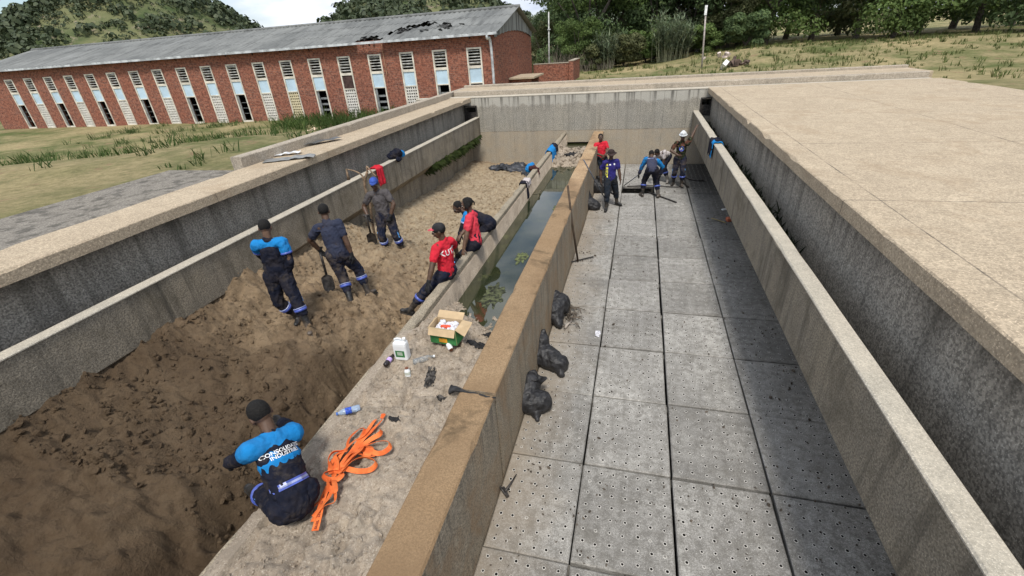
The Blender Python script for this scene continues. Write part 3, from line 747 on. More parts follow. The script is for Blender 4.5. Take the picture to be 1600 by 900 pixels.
# small concrete roofed meter box and brick annexe at the gable
shel = empty('meter_box', (-5.9, 27.6, 1.3), 'little concrete topped brick meter box against the gable wall', 'meter box')
mb = MB(); mb.box((-7.02, 26.4, 2.72), (-5.6, 29.2, 2.82)); mb.build('top', m_walk, shel, bevel=.015)
for y_ in (26.6, 28.7): mb = MB(); mb.box((-7.0, y_, 1.2), (-5.85, y_+.3, 2.718)); mb.build('side', m_brick, shel)
ann = empty('brick_annexe', (-4, 33, 1.3), 'low red brick enclosure wall attached behind the brick hall', 'brick wall')
mb = MB(); mb.box((-7.0, 32.9, 1.0), (-4.6, 33.15, 3.12)); mb.box((-4.6, 32.7, 1.0), (-4.3, 36.0, 3.22)); mb.build('wall', m_brick, ann)
mb = MB(); mb.box((-7.0, 32.88, 3.12), (-4.602, 33.17, 3.17)); mb.box((-4.62, 32.68, 3.22), (-4.28, 36.02, 3.27)); mb.build('coping', m_kerb, ann)

# ------------------------------------------------------------------ poles
def pole(base, top, r0, r1, label, col, lamp):
    o = empty('lamp_post' if lamp else 'pole', base, label, 'pole'); b, tp = Vector(base), Vector(top)
    MB().tube([b-V(0,0,.3), b.lerp(tp,.5), tp], [r0, (r0+r1)/2, r1], 8).build('shaft', plain('pole_finish', col, .6), o, smooth=True)
    if lamp:
        mb = MB(); mb.obox(tp+V(.0,-.02,-.12), (.075,0,0), (0,.06,0), (0,0,.26)); mb.build('lamp_head', plain('white_enamel', (.75,.76,.75), .4), o, bevel=.02)
    else:
        mb = MB(); mb.tube([tp-V(0,0,1.05), tp-V(0,0,.98)], r0*2.2, 8); mb.build('clamp', plain('steel_clamp', (.4,.4,.4), .4), o)
    return o
pole((3.70, 34.0, ground_z(3.7,34)), (3.52, 34.0, 5.62), .055, .045, 'slender grey lamp post leaning slightly on the grassy mound', (.38,.34,.31), True)
pole((-6.26, 34.6, 1.9), (-6.20, 34.6, 6.15), .05, .04, 'thin pale pole rising behind the brick enclosure', (.45,.45,.42), False)

# ------------------------------------------------------------------ trees
def leaf_mat(name, a, b, c2, tr=.25):
    t = Mt(name); g_ = t.n('ShaderNodeNewGeometry'); rp = t.n('ShaderNodeValToRGB'); e = rp.color_ramp.elements
    e[0].color = (*a, 1); e[1].color = (*c2, 1); m_ = rp.color_ramp.elements.new(.55); m_.color = (*b, 1)
    t.l(g_.outputs['Random Per Island'], rp.inputs[0]); c = t.mix(t.noise(.5, 3, lo=.35, hi=.65), rp.outputs[0], tuple(k*.55 for k in b))
    t.color(c).rough(.6, .25)
    td = t.n('ShaderNodeBsdfTranslucent'); t.l(c, td.inputs[0]); ms = t.n('ShaderNodeMixShader'); ms.inputs[0].default_value = tr
    t.l(t.b.outputs[0], ms.inputs[1]); t.l(td.outputs[0], ms.inputs[2]); t.l(ms.outputs[0], t.t.nodes['Material Output'].inputs[0]); return t.m
lm = [leaf_mat('dark_green_leaf', (.055,.095,.038), (.105,.16,.06), (.19,.25,.095)),
      leaf_mat('mid_green_leaf', (.06,.11,.03), (.125,.19,.05), (.22,.29,.095)),
      leaf_mat('grey_green_leaf', (.055,.085,.045), (.10,.14,.075), (.19,.23,.13)),
      leaf_mat('olive_leaf', (.06,.075,.03), (.12,.135,.055), (.20,.20,.09))]
m_bark = plain('bark', (.10,.085,.07), .9, var=.4)
def leafball(mb, rnd, c, rx, rz_, n, size):
    """leaves on and just inside a lumpy shell"""
    for _ in range(n):
        a, u = rnd.uniform(0, 2*PI), rnd.uniform(-.75, 1); q = math.sqrt(max(0, 1-u*u)); rr_ = rnd.uniform(.6, 1.08)
        d = V(math.cos(a)*q, math.sin(a)*q, u)
        p = V(c[0]+d.x*rx*rr_, c[1]+d.y*rx*rr_, c[2]+d.z*rz_*rr_)
        s = size*rnd.uniform(.5, 1.3)
        n_ = (d+V(rnd.uniform(-.8,.8), rnd.uniform(-.8,.8), rnd.uniform(-.3,.9))).normalized()
        t1 = n_.cross(V(rnd.uniform(-1,1), rnd.uniform(-1,1), rnd.uniform(-1,1))).normalized(); t2 = n_.cross(t1)
        b = len(mb.v)
        mb.v += [tuple(p-t1*s), tuple(p-t2*s*.5+n_*s*.15), tuple(p+t1*s), tuple(p+t2*s*.5+n_*s*.15)]; mb.f.append((b, b+1, b+2, b+3))
def tree_meshes(seed, H, W, kind):
    rnd = random.Random(seed); cr = MB(); tk = MB(); cr.keep = True
    nb = 7; th = H*(.32 if kind != 'shrub' else .12)
    lean = V(rnd.uniform(-.1,.1)*H, rnd.uniform(-.1,.1)*H, 0)
    tk.tube([V(0,0,-.3), V(0,0,th*.5)+lean*.3, V(0,0,th)+lean*.5], [H*.028, H*.022, H*.018], 7)
    top = V(0,0,th)+lean*.5
    for i in range(nb):
        a = 2*PI*i/nb+rnd.uniform(-.4,.4); el = rnd.uniform(.25, 1.2); ln = H*rnd.uniform(.3,.55)
        e = top+V(math.cos(a)*W*.42*rnd.uniform(.6,1.1), math.sin(a)*W*.42*rnd.uniform(.6,1.1), min(H-th-.5, ln*math.sin(el)+.2*H))
        mid = top.lerp(e,.5)+V(0,0,-.05*H)
        tk.tube([top-V(0,0,.2), mid, e], [H*.014, H*.009, H*.004], 5)
        for k in range(3 if kind == 'flat' else 4):
            c = e+V(rnd.gauss(0,W*.10), rnd.gauss(0,W*.10), rnd.uniform(-.14,.08)*H if kind != 'flat' else rnd.uniform(-.05,.04)*H)
            if kind == 'flat': leafball(cr, rnd, c, W*rnd.uniform(.15,.24), H*rnd.uniform(.04,.075), 300, .15)
            else: leafball(cr, rnd, c, W*rnd.uniform(.13,.21), H*rnd.uniform(.08,.14), 330, .15)
    for k in range(12):    # lower skirts so that no trunk row shows
        a = rnd.uniform(0, 2*PI); q_ = rnd.uniform(.1,.42); c = V(math.cos(a)*W*q_, math.sin(a)*W*q_, H*rnd.uniform(.10,.55)); leafball(cr, rnd, c, W*.17, H*.10, 300, .15)
    return cr, tk
protos = []
for i, (H_, W_, kd) in enumerate(((8, 8, 'round'), (9, 9, 'flat'), (7, 6.5, 'round'), (4, 4, 'shrub'), (9, 7, 'round'))):
    cr_, tk_ = tree_meshes(100+i, H_, W_, kd)
    me = []
    for mb_, nm, m_ in ((cr_, 'crown', lm[(0,0,1,3,0)[i]]), (tk_, 'trunk', m_bark)):
        o = mb_.build(nm, m_); me.append(o.data); bpy.data.objects.remove(o)
    protos.append((H_, me))
def put_tree(pi, x, y, h, label, leaf=None, group='trees beyond the field', name='tree', cat='tree'):
    H_, me = protos[pi]; s = h/H_
    e = empty(name, (x, y, ground_z(x, y)-.05), label, cat, group, rz=(x*7.3)%6.28); e.scale = (s, s, s)
    for nm, d in zip(('crown', 'trunk'), me):
        o = bpy.data.objects.new(nm, d); C.objects.link(o); o.parent = e
        if nm == 'crown' and leaf is not None:
            o.material_slots[0].link = 'OBJECT'; o.material_slots[0].material = lm[leaf]
    return e
TR = [ # proto, px, Y, height, leaf, label   (px = photo column of the trunk)
 (0, 852, 47, 4.9, 3, 'low olive tree just right of the brick hall gable'),
 (4, 885, 50, 6.0, 0, 'dark tree right of the thin pale pole'),
 (1, 915, 46, 8.6, 0, 'tall dark tree whose feathery top reaches the sky gap'),
 (0, 950, 50, 8.6, 1, 'mid green tree left of the field centre'),
 (2, 905, 42, 3.6, 1, 'short round green tree in front of the dark trees'),
 (1, 985, 52, 9.4, 0, 'broad flat-layered dark tree behind the reeds'),
 (4, 1020, 49, 8.2, 0, 'dark tree standing directly behind the pale reed clump'),
 (3, 975, 42.5, 3.0, 3, 'low olive bush at the field edge left of the reeds'),
 (1, 1060, 54, 10.2, 3, 'tall olive spreading tree left of the lamp post'),
 (0, 1080, 50, 7.8, 0, 'dense dark tree just left of the lamp post'),
 (4, 1120, 48, 8.8, 0, 'dark tree just right of the lamp post'),
 (1, 1150, 51, 9.4, 0, 'flat-topped dark tree near the rubble heap'),
 (3, 1100, 44.5, 2.6, 1, 'low green bush behind the lamp post foot'),
 (0, 1190, 47, 8.6, 1, 'mid green tree beyond the right walkway'),
 (1, 1260, 52, 9.6, 0, 'spreading dark tree further along on the right'),
 (4, 1330, 47, 8.4, 3, 'olive tree on the right skyline'),
 (0, 1420, 52, 9.2, 0, 'dark round tree far right'),
 (1, 1510, 46, 8.8, 1, 'green spreading tree furthest right'),
 (0, 1590, 42, 8.0, 0, 'dark tree at the right end of the row'),
 (0, 835, 60, 4.2, 0, 'tall dark tree half hidden behind the brick hall'),
 (0, 1000, 60, 10.5, 3, 'tall olive tree in the second row behind the reeds'),
 (4, 1085, 62, 12, 0, 'tallest dark tree in the second row near the lamp post'),
 (0, 1140, 60, 11.5, 1, 'tall green tree in the second row above the rubble'),
 (0, 935, 60, 9.5, 0, 'tall dark tree in the second row left of centre'),
 (4, 1220, 60, 11, 3, 'tall olive tree in the second row beyond the right walkway'),
 (0, 1300, 62, 11, 0, 'tall dark tree in the second row on the right'),
 (0, 1385, 44, 7.5, 1, 'rounded green tree between the far right trees'),
 (4, 1470, 60, 12, 0, 'tall dark tree in the second row far right'),
 (0, 1560, 55, 11, 3, 'tall olive tree near the right end of the row'),
 (3, 930, 41.5, 2.3, 3, 'small olive bush at the straw coloured field edge'),
 (3, 868, 44, 2.8, 0, 'dark bush beside the brick enclosure'),
 (3, 1040, 46, 3.4, 0, 'dark undergrowth bush behind the mound'),
 (3, 1160, 43, 3.0, 0, 'dark undergrowth bush behind the rubble'),
 (3, 1010, 44, 3.0, 1, 'green undergrowth bush beside the reeds'),
 (2, 1135, 46, 4.6, 3, 'medium olive tree between lamp post and rubble'),
]
for pi, px, Y, h, leaf, lab in TR:
    p = atY(px, 90, Y); put_tree(pi, p.x, Y, h*(1.0 if px > 880 else .95), lab, leaf)
# pale reed clumps
def reeds(px, py, Y, h, n, label, seed):
    p = atY(px, py, Y); rnd = random.Random(seed); e = empty('reed_clump', (p.x, Y, ground_z(p.x, Y)), label, 'reeds', 'pale reed clumps'); st = MB(); lf = MB(); st.keep = lf.keep = True
    for i in range(n):
        a = rnd.uniform(0, 2*PI); r_ = abs(rnd.gauss(0, h*.16)); b = V(math.cos(a)*r_, math.sin(a)*r_, 0); hh = h*rnd.uniform(.6,1); o_ = V(math.cos(a), math.sin(a), 0)*hh*rnd.uniform(.05,.4)
        ps = [b, b+o_*.25+V(0,0,hh*.5), b+o_+V(0,0,hh)]
        st.tube(ps, [.018,.013,.006], 4, cap=False)
        for k in range(22):
            f = rnd.uniform(.3, 1); q = ps[1].lerp(ps[2], (f-.5)*2) if f > .5 else ps[0].lerp(ps[1], f*2)
            d = V(rnd.uniform(-1,1), rnd.uniform(-1,1), rnd.uniform(-.2,.9)).normalized()*rnd.uniform(.3,.75); s_ = d.cross(V(0,0,1)).normalized()*.045
            bb = len(lf.v); lf.v += [tuple(q-s_), tuple(q+s_), tuple(q+d)]; lf.f.append((bb, bb+1, bb+2))
    st.local = lf.local = True
    st.build('stem', plain('reed_stem', (.2,.21,.13)), e); lf.build('leaf', leaf_mat('reed_leaf', (.10,.14,.08), (.17,.22,.13), (.28,.32,.20)), e)
reeds(1040, 95, 41.5, 3.5, 60, 'tall pale grey-green reed clump left of the lamp post', 3)
reeds(945, 108, 41, 2.8, 40, 'shorter pale reed clump in the middle of the tree line', 4)
reeds(1062, 95, 42.5, 2.9, 34, 'pale reed clump touching the tallest reeds on their right', 6)
# bare brushwood heap right of the pale pole
mb = MB(); rnd = random.Random(9); p0 = atY(890, 100, 41)
for i in range(420):
    u = rnd.random(); b = V(p0.x-1.6+u*5.0, 41+rnd.uniform(-.8,.8), ground_z(p0.x, 41)); d = V(rnd.uniform(-.6,.6), rnd.uniform(-.3,.3), 1).normalized()*rnd.uniform(.6, 2.6-1.6*u)
    mb.tube([b, b+d*.6, b+d+V(rnd.uniform(-.3,.3),0,-.1)], [.014,.01,.004], 3, cap=False)
mb.keep = True; tag(mb.build('brushwood', plain('dry_brush', (.14,.12,.09))), 'tangle of grey dry brushwood at the field edge', 'brushwood')
# ------------------------------------------------------------------ hills
def hill(name, bumps, xr, yr, zbase, label, n=(150,70)):
    def hz(x, y):
        return zbase+sum(h*math.exp(-((x-cx_)/sx_)**2-((y-cy_)/sy_)**2) for cx_, cy_, sx_, sy_, h in bumps)+2.2*fbm(x*.02, y*.02, 3, 5)+1.0*fbm(x*.09, y*.09, 5, 4)
    xs_ = [xr[0]+(xr[1]-xr[0])*i/n[0] for i in range(n[0]+1)]; ys_ = [yr[0]+(yr[1]-yr[0])*i/n[1] for i in range(n[1]+1)]
    tag(grid(name, xs_, ys_, hz, m_hill), kind='structure'); return hz
t = Mt('hill_scrub'); c = t.mix(t.noise(.05, 6, .7, lo=.4, hi=.6), (.06,.085,.035), (.15,.155,.075)); c = t.mix(t.noise(.3, 5, .7, lo=.55, hi=.65), c, (.22,.19,.13)); t.color(c).rough(.95, .1); m_hill = t.m
# (centre x, centre y, spreads, height)
HB = [(-92, 215, 44, 60, 27), (-60, 225, 22, 40, 7), (-128, 240, 26, 50, 15), (-215, 190, 50, 60, 38), (-330, 170, 80, 70, 34)]
hz = hill('hills', HB, (-420, 10), (110, 330), -4, None)
cl = MB(); cl.keep = True; rnd = random.Random(12)
def clump(x, y, s, n):
    z = hz(x, y)
    for _ in range(n):
        a, u = rnd.uniform(0, 2*PI), rnd.uniform(-.3, 1); q = math.sqrt(1-u*u*.99); d = V(math.cos(a)*q, math.sin(a)*q, u); p = V(x, y, z+s*.6)+V(d.x*s, d.y*s, d.z*s*.8)*rnd.uniform(.7,1.05); k = s*rnd.uniform(.18,.42)
        t1 = d.cross(V(rnd.uniform(-1,1), rnd.uniform(-1,1), rnd.uniform(-1,1))).normalized(); t2 = d.cross(t1); b = len(cl.v)
        cl.v += [tuple(p-t1*k), tuple(p-t2*k), tuple(p+t1*k), tuple(p+t2*k)]; cl.f.append((b, b+1, b+2, b+3))
cnt = 0
while cnt < 12000:
    x = rnd.uniform(-330, 0); y = rnd.uniform(125, 260)
    if x < -1.9*y*.9: continue
    dens = fbm(x*.03, y*.03, 2, 4)+.35
    if x < -125 and x > -175: dens -= .45
    if rnd.random() > max(.12, dens): continue
    clump(x, y, min(3.2, .55+rnd.expovariate(1.6)), 16); cnt += 1
tag(cl.build('woodland', leaf_mat('hill_woodland_leaf', (.04,.06,.03), (.075,.10,.048), (.13,.15,.08), .15)), kind='stuff')
# pale hill far behind the trees
def hz2(x, y): return -6+44*math.exp(-((x+60)/160)**2-((y-620)/120)**2)+4*fbm(x*.01,y*.01,1,4)
tag(grid('far_hills', [-500+i*20 for i in range(60)], [430+i*14 for i in range(30)], hz2, plain('far_scrub', (.16,.19,.13), .95, var=.25, scale=.03)), kind='structure')
# ------------------------------------------------------------------ grass
gm = leaf_mat('grass_blade', (.07,.10,.025), (.13,.17,.045), (.27,.25,.11), .2)
gmd = leaf_mat('green_weed', (.035,.07,.015), (.075,.13,.03), (.15,.2,.06), .25)
def tufts(name, spots, m, seed, blade=.012):
    mb = MB(); mb.keep = True; r_ = random.Random(seed)
    for x, y, z, h, n in spots:
        for _ in range(n):
            a = r_.uniform(0, 2*PI); b = V(x+r_.gauss(0,h*.35), y+r_.gauss(0,h*.35), z-.02); d = V(math.cos(a)*h*r_.uniform(.1,.6), math.sin(a)*h*r_.uniform(.1,.6), h*r_.uniform(.5,1.1)); s_ = V(-math.sin(a), math.cos(a), 0)*blade*r_.uniform(.7,1.5)
            k = len(mb.v); mb.v += [tuple(b-s_), tuple(b+s_), tuple(b+d*.55+V(0,0,h*.12)+s_*.6), tuple(b+d)]; mb.f.append((k, k+1, k+2, k+3))
    return tag(mb.build(name, m), kind='stuff')
rnd = random.Random(21); sp = []
for i in range(900):
    x = rnd.uniform(-30, -8.0); y = rnd.uniform(8, 23.6)
    d_ = fbm(x*.4, y*.4, 6)+.15+.3*smooth(19, 23.5, y)
    if rnd.random() < d_*1.6: sp.append((x, y, ground_z(x, y), rnd.uniform(.15,.42), 12))
for i in range(150): x = rnd.uniform(-19, -11.5); y = 22+rnd.uniform(-1.5,1.7); sp.append((x, y, ground_z(x, y), rnd.uniform(.3,.8), 14))
tufts('long_grass', sp, gmd, 1)
sp = []
for i in range(2600):
    x = rnd.uniform(-5, 30); y = rnd.uniform(21.5, 46)
    if rnd.random() < .25+.8*(fbm(x*.25, y*.25, 6)+.1)+.35*smooth(0, 5, x)*smooth(27, 32, y): sp.append((x, y, ground_z(x, y), rnd.uniform(.1,.35), 9))
tufts('field_grass', sp, gm, 2, .02)
# rubble heap and litter on the mound
rnd = random.Random(31)
def rubble(px, py, Y, n, s, col, label, name='rubble_heap', cat='rubble'):
    p = atY(px, py, Y); z = ground_z(p.x, Y); mb = MB()
    for i in range(n):
        a = Euler((rnd.uniform(0,3), rnd.uniform(0,3), rnd.uniform(0,3))).to_matrix(); q = s*rnd.uniform(.3,1)
        mb.obox(V(p.x+rnd.gauss(0,s*1.6), Y+rnd.gauss(0,s), z+abs(rnd.gauss(0,s*.6))), a@V(q,0,0), a@V(0,q*.7,0), a@V(0,0,q*.45))
    tag(mb.build(name, plain(name, col, .9, var=.5, scale=3), bevel=.01), label, cat)
rubble(1150, 103, 33, 26, .22, (.10,.07,.055), 'dark rubble heap at the right edge of the mound')
rubble(1143, 101, 32.2, 1, .3, (.62,.62,.6), 'white torn sacking on the rubble heap', 'torn_sack', 'sacking')
rubble(1128, 92, 37, 5, .2, (.5,.42,.38), 'pale broken slab lying on the mound', 'broken_slab')
rubble(1053, 119, 27.5, 2, .16, (.65,.64,.6), 'small white painted stone in the grass', 'painted_stone', 'stone')
rubble(970, 124, 24.5, 3, .22, (.45,.43,.38), 'pale boulder in the grass behind the back wall', 'boulder', 'stone')
rubble(482, 200, 19, 2, .35, (.40,.31,.22), 'weathered tan slab in the grass by the brick hall', 'loose_slab', 'stone')
# thin sheets lying on the left walkway
for i, (px, py, sx_, sy_, rz_, col, lab) in enumerate(((452, 247, .5, .17, .5, (.20,.20,.19), 'dark bent metal sheet on the left walkway'), (444, 241, .34, .10, .55, (.62,.63,.64), 'pale metal strip on the bent sheet'), (482, 226, .8, .12, 1.05, (.10,.10,.10), 'dark narrow flashing strip on the left walkway'))):
    p = at(px, py, 2.68); mb = MB(); n = 14
    R3 = Matrix.Rotation(rz_, 3, 'Z')
    vs_ = []
    for k in range(n+1):
        for s in (-1, 1):
            q = R3@V(sx_*(2*k/n-1), s*sy_, 0)+p; vs_.append((q.x, q.y, 2.672+.012*i+.03*abs(math.sin(k*.9+i))*(1 if k > 6 else .4)))
    mb.add(vs_, [(2*k, 2*k+2, 2*k+3, 2*k+1) for k in range(n)])
    o = mb.build('metal_sheet', plain('sheet_metal', col, .5)); md = o.modifiers.new('s', 'SOLIDIFY'); md.thickness = .004
    tag(o, lab, 'metal sheet', 'loose sheets on the left walkway')

# ferny weeds growing from the launder slope at the far left, and a strip at its foot
mb = MB(); mb.keep = True; rnd = random.Random(8)
for i in range(420):
    y = rnd.uniform(13.5, 18.2); q = rnd.random(); b = V(-6.32-.34*q, y, 1.2-.28*q); d = V(rnd.uniform(.05,.22), rnd.uniform(-.12,.12), rnd.uniform(-.05,.12)); s_ = V(0,.006,0)
    k = len(mb.v); mb.v += [tuple(b-s_), tuple(b+s_), tuple(b+d+s_*.6), tuple(b+d*1.5+V(0,0,-.12))]; mb.f.append((k,k+1,k+2,k+3))
tag(mb.build('weeds', leaf_mat('launder_weed', (.02,.035,.01), (.05,.075,.02), (.10,.12,.04))), kind='stuff')

mb = MB(); mb.keep = True; rnd = random.Random(18)
for i in range(1500):     # dark leafy growth in the right-hand channel
    y = rnd.uniform(7, 18.3); b = V(rnd.uniform(2.12,2.48), y, 1.42+rnd.random()*.25*abs(fbm(y*.9,1,1))*2); d = V(rnd.uniform(-.08,.08), rnd.uniform(-.1,.1), rnd.uniform(.02,.16)); s_ = V(rnd.uniform(-.02,.02), .014, 0)
    k = len(mb.v); mb.v += [tuple(b-s_), tuple(b+s_), tuple(b+d+s_*.8), tuple(b+d*1.4)]; mb.f.append((k,k+1,k+2,k+3))
tag(mb.build('leaves', leaf_mat('channel_leaf', (.015,.025,.012), (.03,.045,.02), (.07,.08,.04))), kind='stuff')
# ------------------------------------------------------------------ organic meshes: tapered limbs merged into one skin
def limb(bm, p0, p1, r0, r1, flat=1.0, side=None, seg=14):
    p0, p1 = Vector(p0), Vector(p1); t_ = (p1-p0); Ln = max(t_.length, 1e-4); t_ = t_/Ln
    a = (side if side is not None else (Vector((0,0,1)) if abs(t_.z) < .9 else Vector((1,0,0)))); a = (a-t_*a.dot(t_)).normalized(); b = t_.cross(a)
    rings = []
    prof = [(-r0, .02), (-r0*.86, .51), (-r0*.5, .87), (0, 1)]
    vs_ = []
    def ring(c, r_):
        vs_.append([bm.verts.new(c+a*math.cos(2*PI*k/seg)*r_+b*math.sin(2*PI*k/seg)*r_*flat) for k in range(seg)])
    for h, q in ((-.98,.2),(-.8,.6),(-.45,.89),(0,1)): ring(p0+t_*h*r0, r0*q)
    ring(p0.lerp(p1,.5), (r0+r1)/2)
    for h, q in ((0,1),(.45,.89),(.8,.6),(.98,.2)): ring(p1+t_*h*r1, r1*q)
    for i in range(len(vs_)-1):
        for k in range(seg): bm.faces.new((vs_[i][k], vs_[i][(k+1)%seg], vs_[i+1][(k+1)%seg], vs_[i+1][k]))
    bm.faces.new(vs_[0][::-1]); bm.faces.new(vs_[-1])
def ball(bm, c, rx, ry, rz, mat3=None, seg=16):
    vs_ = bmesh.ops.create_icosphere(bm, subdivisions=3, radius=1)['verts']; mat3 = mat3 or Matrix.Identity(3)
    for v in vs_: v.co = mat3 @ Vector((v.co.x*rx, v.co.y*ry, v.co.z*rz)) + Vector(c)
def skin(name, bm, m, parent, voxel=.008, sm=3, wr=0, ws=9, fold=None, base=None, keepv=None):
    bmesh.ops.recalc_face_normals(bm, faces=bm.faces)
    me = bpy.data.meshes.new(name); bm.to_mesh(me); bm.free()
    o = bpy.data.objects.new(name, me); C.objects.link(o)
    r_ = o.modifiers.new('r', 'REMESH'); r_.mode = 'VOXEL'; r_.voxel_size = voxel; r_.use_smooth_shade = True
    if sm: s_ = o.modifiers.new('s', 'SMOOTH'); s_.iterations = sm; s_.factor = .5
    dg = bpy.context.evaluated_depsgraph_get(); ev = o.evaluated_get(dg); m2 = bpy.data.meshes.new_from_object(ev)
    o.modifiers.clear(); o.data = m2; m2.name = name; bpy.data.meshes.remove(me)
    n = len(m2.vertices); co = np.empty(n*3); m2.vertices.foreach_get('co', co); co = co.reshape(n, 3)
    if wr:
        no = np.empty(n*3); m2.vertex_normals.foreach_get('vector', no) if hasattr(m2, 'vertex_normals') else None; no = no.reshape(n, 3)
        d = np.array([1-2*abs(noise.fractal(Vector((c_[0]*ws, c_[1]*ws, c_[2]*ws*.8)), 1, 2, 3)) for c_ in co])
        co += no*(d[:, None]-.4)*wr
    off = np.array(parent.location if parent is not None else (base if base is not None else (0,0,0)), float)
    co -= off; m2.vertices.foreach_set('co', co.ravel()); m2.update()
    m2.materials.clear(); m2.materials.append(m); m2.polygons.foreach_set('use_smooth', [True]*len(m2.polygons))
    if parent is not None: o.parent = parent
    elif base is not None: o.location = base
    return o
def ik(a, b, l1, l2, hint):
    a, b = Vector(a), Vector(b); d = b-a; L_ = d.length
    if L_ > (l1+l2)*.998: b = a+d*((l1+l2)*.998/L_); d = b-a; L_ = d.length
    x_ = (l1*l1-l2*l2+L_*L_)/(2*L_); h = math.sqrt(max(0, l1*l1-x_*x_)); t_ = d.normalized(); hn = Vector(hint); hn = (hn-t_*hn.dot(t_)).normalized()
    return a+t_*x_+hn*h, b
def skin_mat(name, col):
    t = Mt(name); t.color(t.mix(t.noise(20, 4), tuple(c*.8 for c in col), tuple(c*1.2 for c in col))).rough(.5, .4); return t.m
sk = skin_mat('dark_brown_skin', (.085,.048,.030)); sk2 = skin_mat('brown_skin', (.115,.066,.042))
m_hair = plain('black_hair', (.009,.008,.007), .8, bump=.5, scale=60)
m_eye = plain('eye_white', (.62,.58,.5), .3); m_pup = plain('pupil', (.01,.008,.006), .2); m_lip = plain('lip', (.11,.045,.038), .5)
m_boot = plain('black_rubber', (.018,.018,.018), .42, .5, var=.4, scale=9, bump=.3)
restain(m_boot, (.13,.10,.075), 5, .45, .62, .8)
m_bootlight = plain('muddy_grey_rubber', (.18,.17,.155), .6, var=.3)
m_navy = cloth_mat('navy_trousers', (.012,.016,.034)); m_navyd = cloth_mat('dark_navy_drill', (.009,.011,.022), amount=.2)
restain(m_navy, (.11,.085,.06), 4.5, .50, .66, .7); restain(m_navyd, (.10,.08,.06), 4, .54, .70, .6)
m_glove = plain('black_glove', (.015,.015,.016), .75, var=.3, scale=20, bump=.3)
m_band = plain('blue_reflective_band', (.07,.11,.42), .35, .6, var=.15, scale=30); m_pale = plain('silver_reflective_tape', (.27,.31,.50), .3, .6)
m_azure = cloth_mat('azure_drill', (.012,.20,.50), amount=.15)
m_red = cloth_mat('red_jersey', (.56,.022,.040), amount=.12); m_pink = cloth_mat('faded_red_jersey', (.62,.050,.075), amount=.12)
m_grey = cloth_mat('charcoal_tee', (.085,.078,.08), amount=.2); m_slate = cloth_mat('slate_navy_tee', (.030,.036,.062), amount=.15)
m_purple = cloth_mat('royal_blue_shirt', (.030,.026,.16), amount=.15); m_jeans = cloth_mat('dark_jeans', (.016,.022,.032), amount=.3)
m_white = cloth_mat('grubby_white_shirt', (.52,.47,.46), amount=.3)
t = Mt('camouflage'); c = t.mix(t.noise(9, 2, .4, lo=.48, hi=.5), (.028,.035,.018), (.10,.045,.03)); c = t.mix(t.noise(11, 2, .4, lo=.56, hi=.58, vs=(1.1,1,1.3)), c, (.008,.008,.008)); t.color(c).rough(.9, .1); m_camo = t.m
m_wtext = plain('white_print', (.80,.80,.80), .6, var=.03)
def decal_text(parent, targets, text, origin, right, up, size, m, depth=.5, name='lettering'):
    """print that hugs the cloth: text mesh whose vertices are dropped on the garment surface"""
    cu = bpy.data.curves.new('t', 'FONT'); cu.body = text; cu.size = size; cu.align_x = 'CENTER'; cu.align_y = 'CENTER'; cu.space_line = .85; cu.offset = size*.012
    o = bpy.data.objects.new('t', cu); C.objects.link(o); me = bpy.data.meshes.new_from_object(o.evaluated_get(bpy.context.evaluated_depsgraph_get())); bpy.data.objects.remove(o)
    bm = bmesh.new(); bm.from_mesh(me); bmesh.ops.triangulate(bm, faces=bm.faces)
    bmesh.ops.subdivide_edges(bm, edges=[e for e in bm.edges if e.calc_length() > .03], cuts=2)
    return _drop(parent, targets, bm, origin, right, up, m, depth, name)
def decal_patch(parent, targets, w_, h_, origin, right, up, m, depth=.5, name='badge', rnd_=False):
    bm = bmesh.new()
    if rnd_: bmesh.ops.create_circle(bm, cap_ends=True, segments=20, radius=w_/2); bmesh.ops.triangulate(bm, faces=bm.faces)
    else:
        n = 8; vs_ = [[bm.verts.new((w_*(i/n-.5), h_*(j/n-.5), 0)) for i in range(n+1)] for j in range(n+1)]
        for j in range(n):
            for i in range(n): bm.faces.new((vs_[j][i], vs_[j][i+1], vs_[j+1][i+1], vs_[j+1][i]))
    return _drop(parent, targets, bm, origin, right, up, m, depth, name)
def _drop(parent, targets, bm, origin, right, up, m, depth, name, lift=.005):
    right, up = Vector(right).normalized(), Vector(up); up = (up-right*up.dot(right)).normalized(); nn = right.cross(up)
    wl = Vector(parent.location); trees = []
    for o in targets:
        bvh = BVHTree.FromPolygons([v.co+wl for v in o.data.vertices], [tuple(p.vertices) for p in o.data.polygons]); trees.append(bvh)
    for v in bm.verts:
        p = Vector(origin)+right*v.co.x+up*v.co.y; best = None
        for b in trees:
            h = b.ray_cast(p+nn*depth, -nn)
            if h[0] is not None and (best is None or h[3] < best[3]): best = h
        v.co = (best[0]+nn*lift if best else p)-wl
    me = bpy.data.meshes.new(name); bm.to_mesh(me); bm.free(); me.materials.append(m); o = bpy.data.objects.new(name, me); C.objects.link(o); o.parent = parent; return o

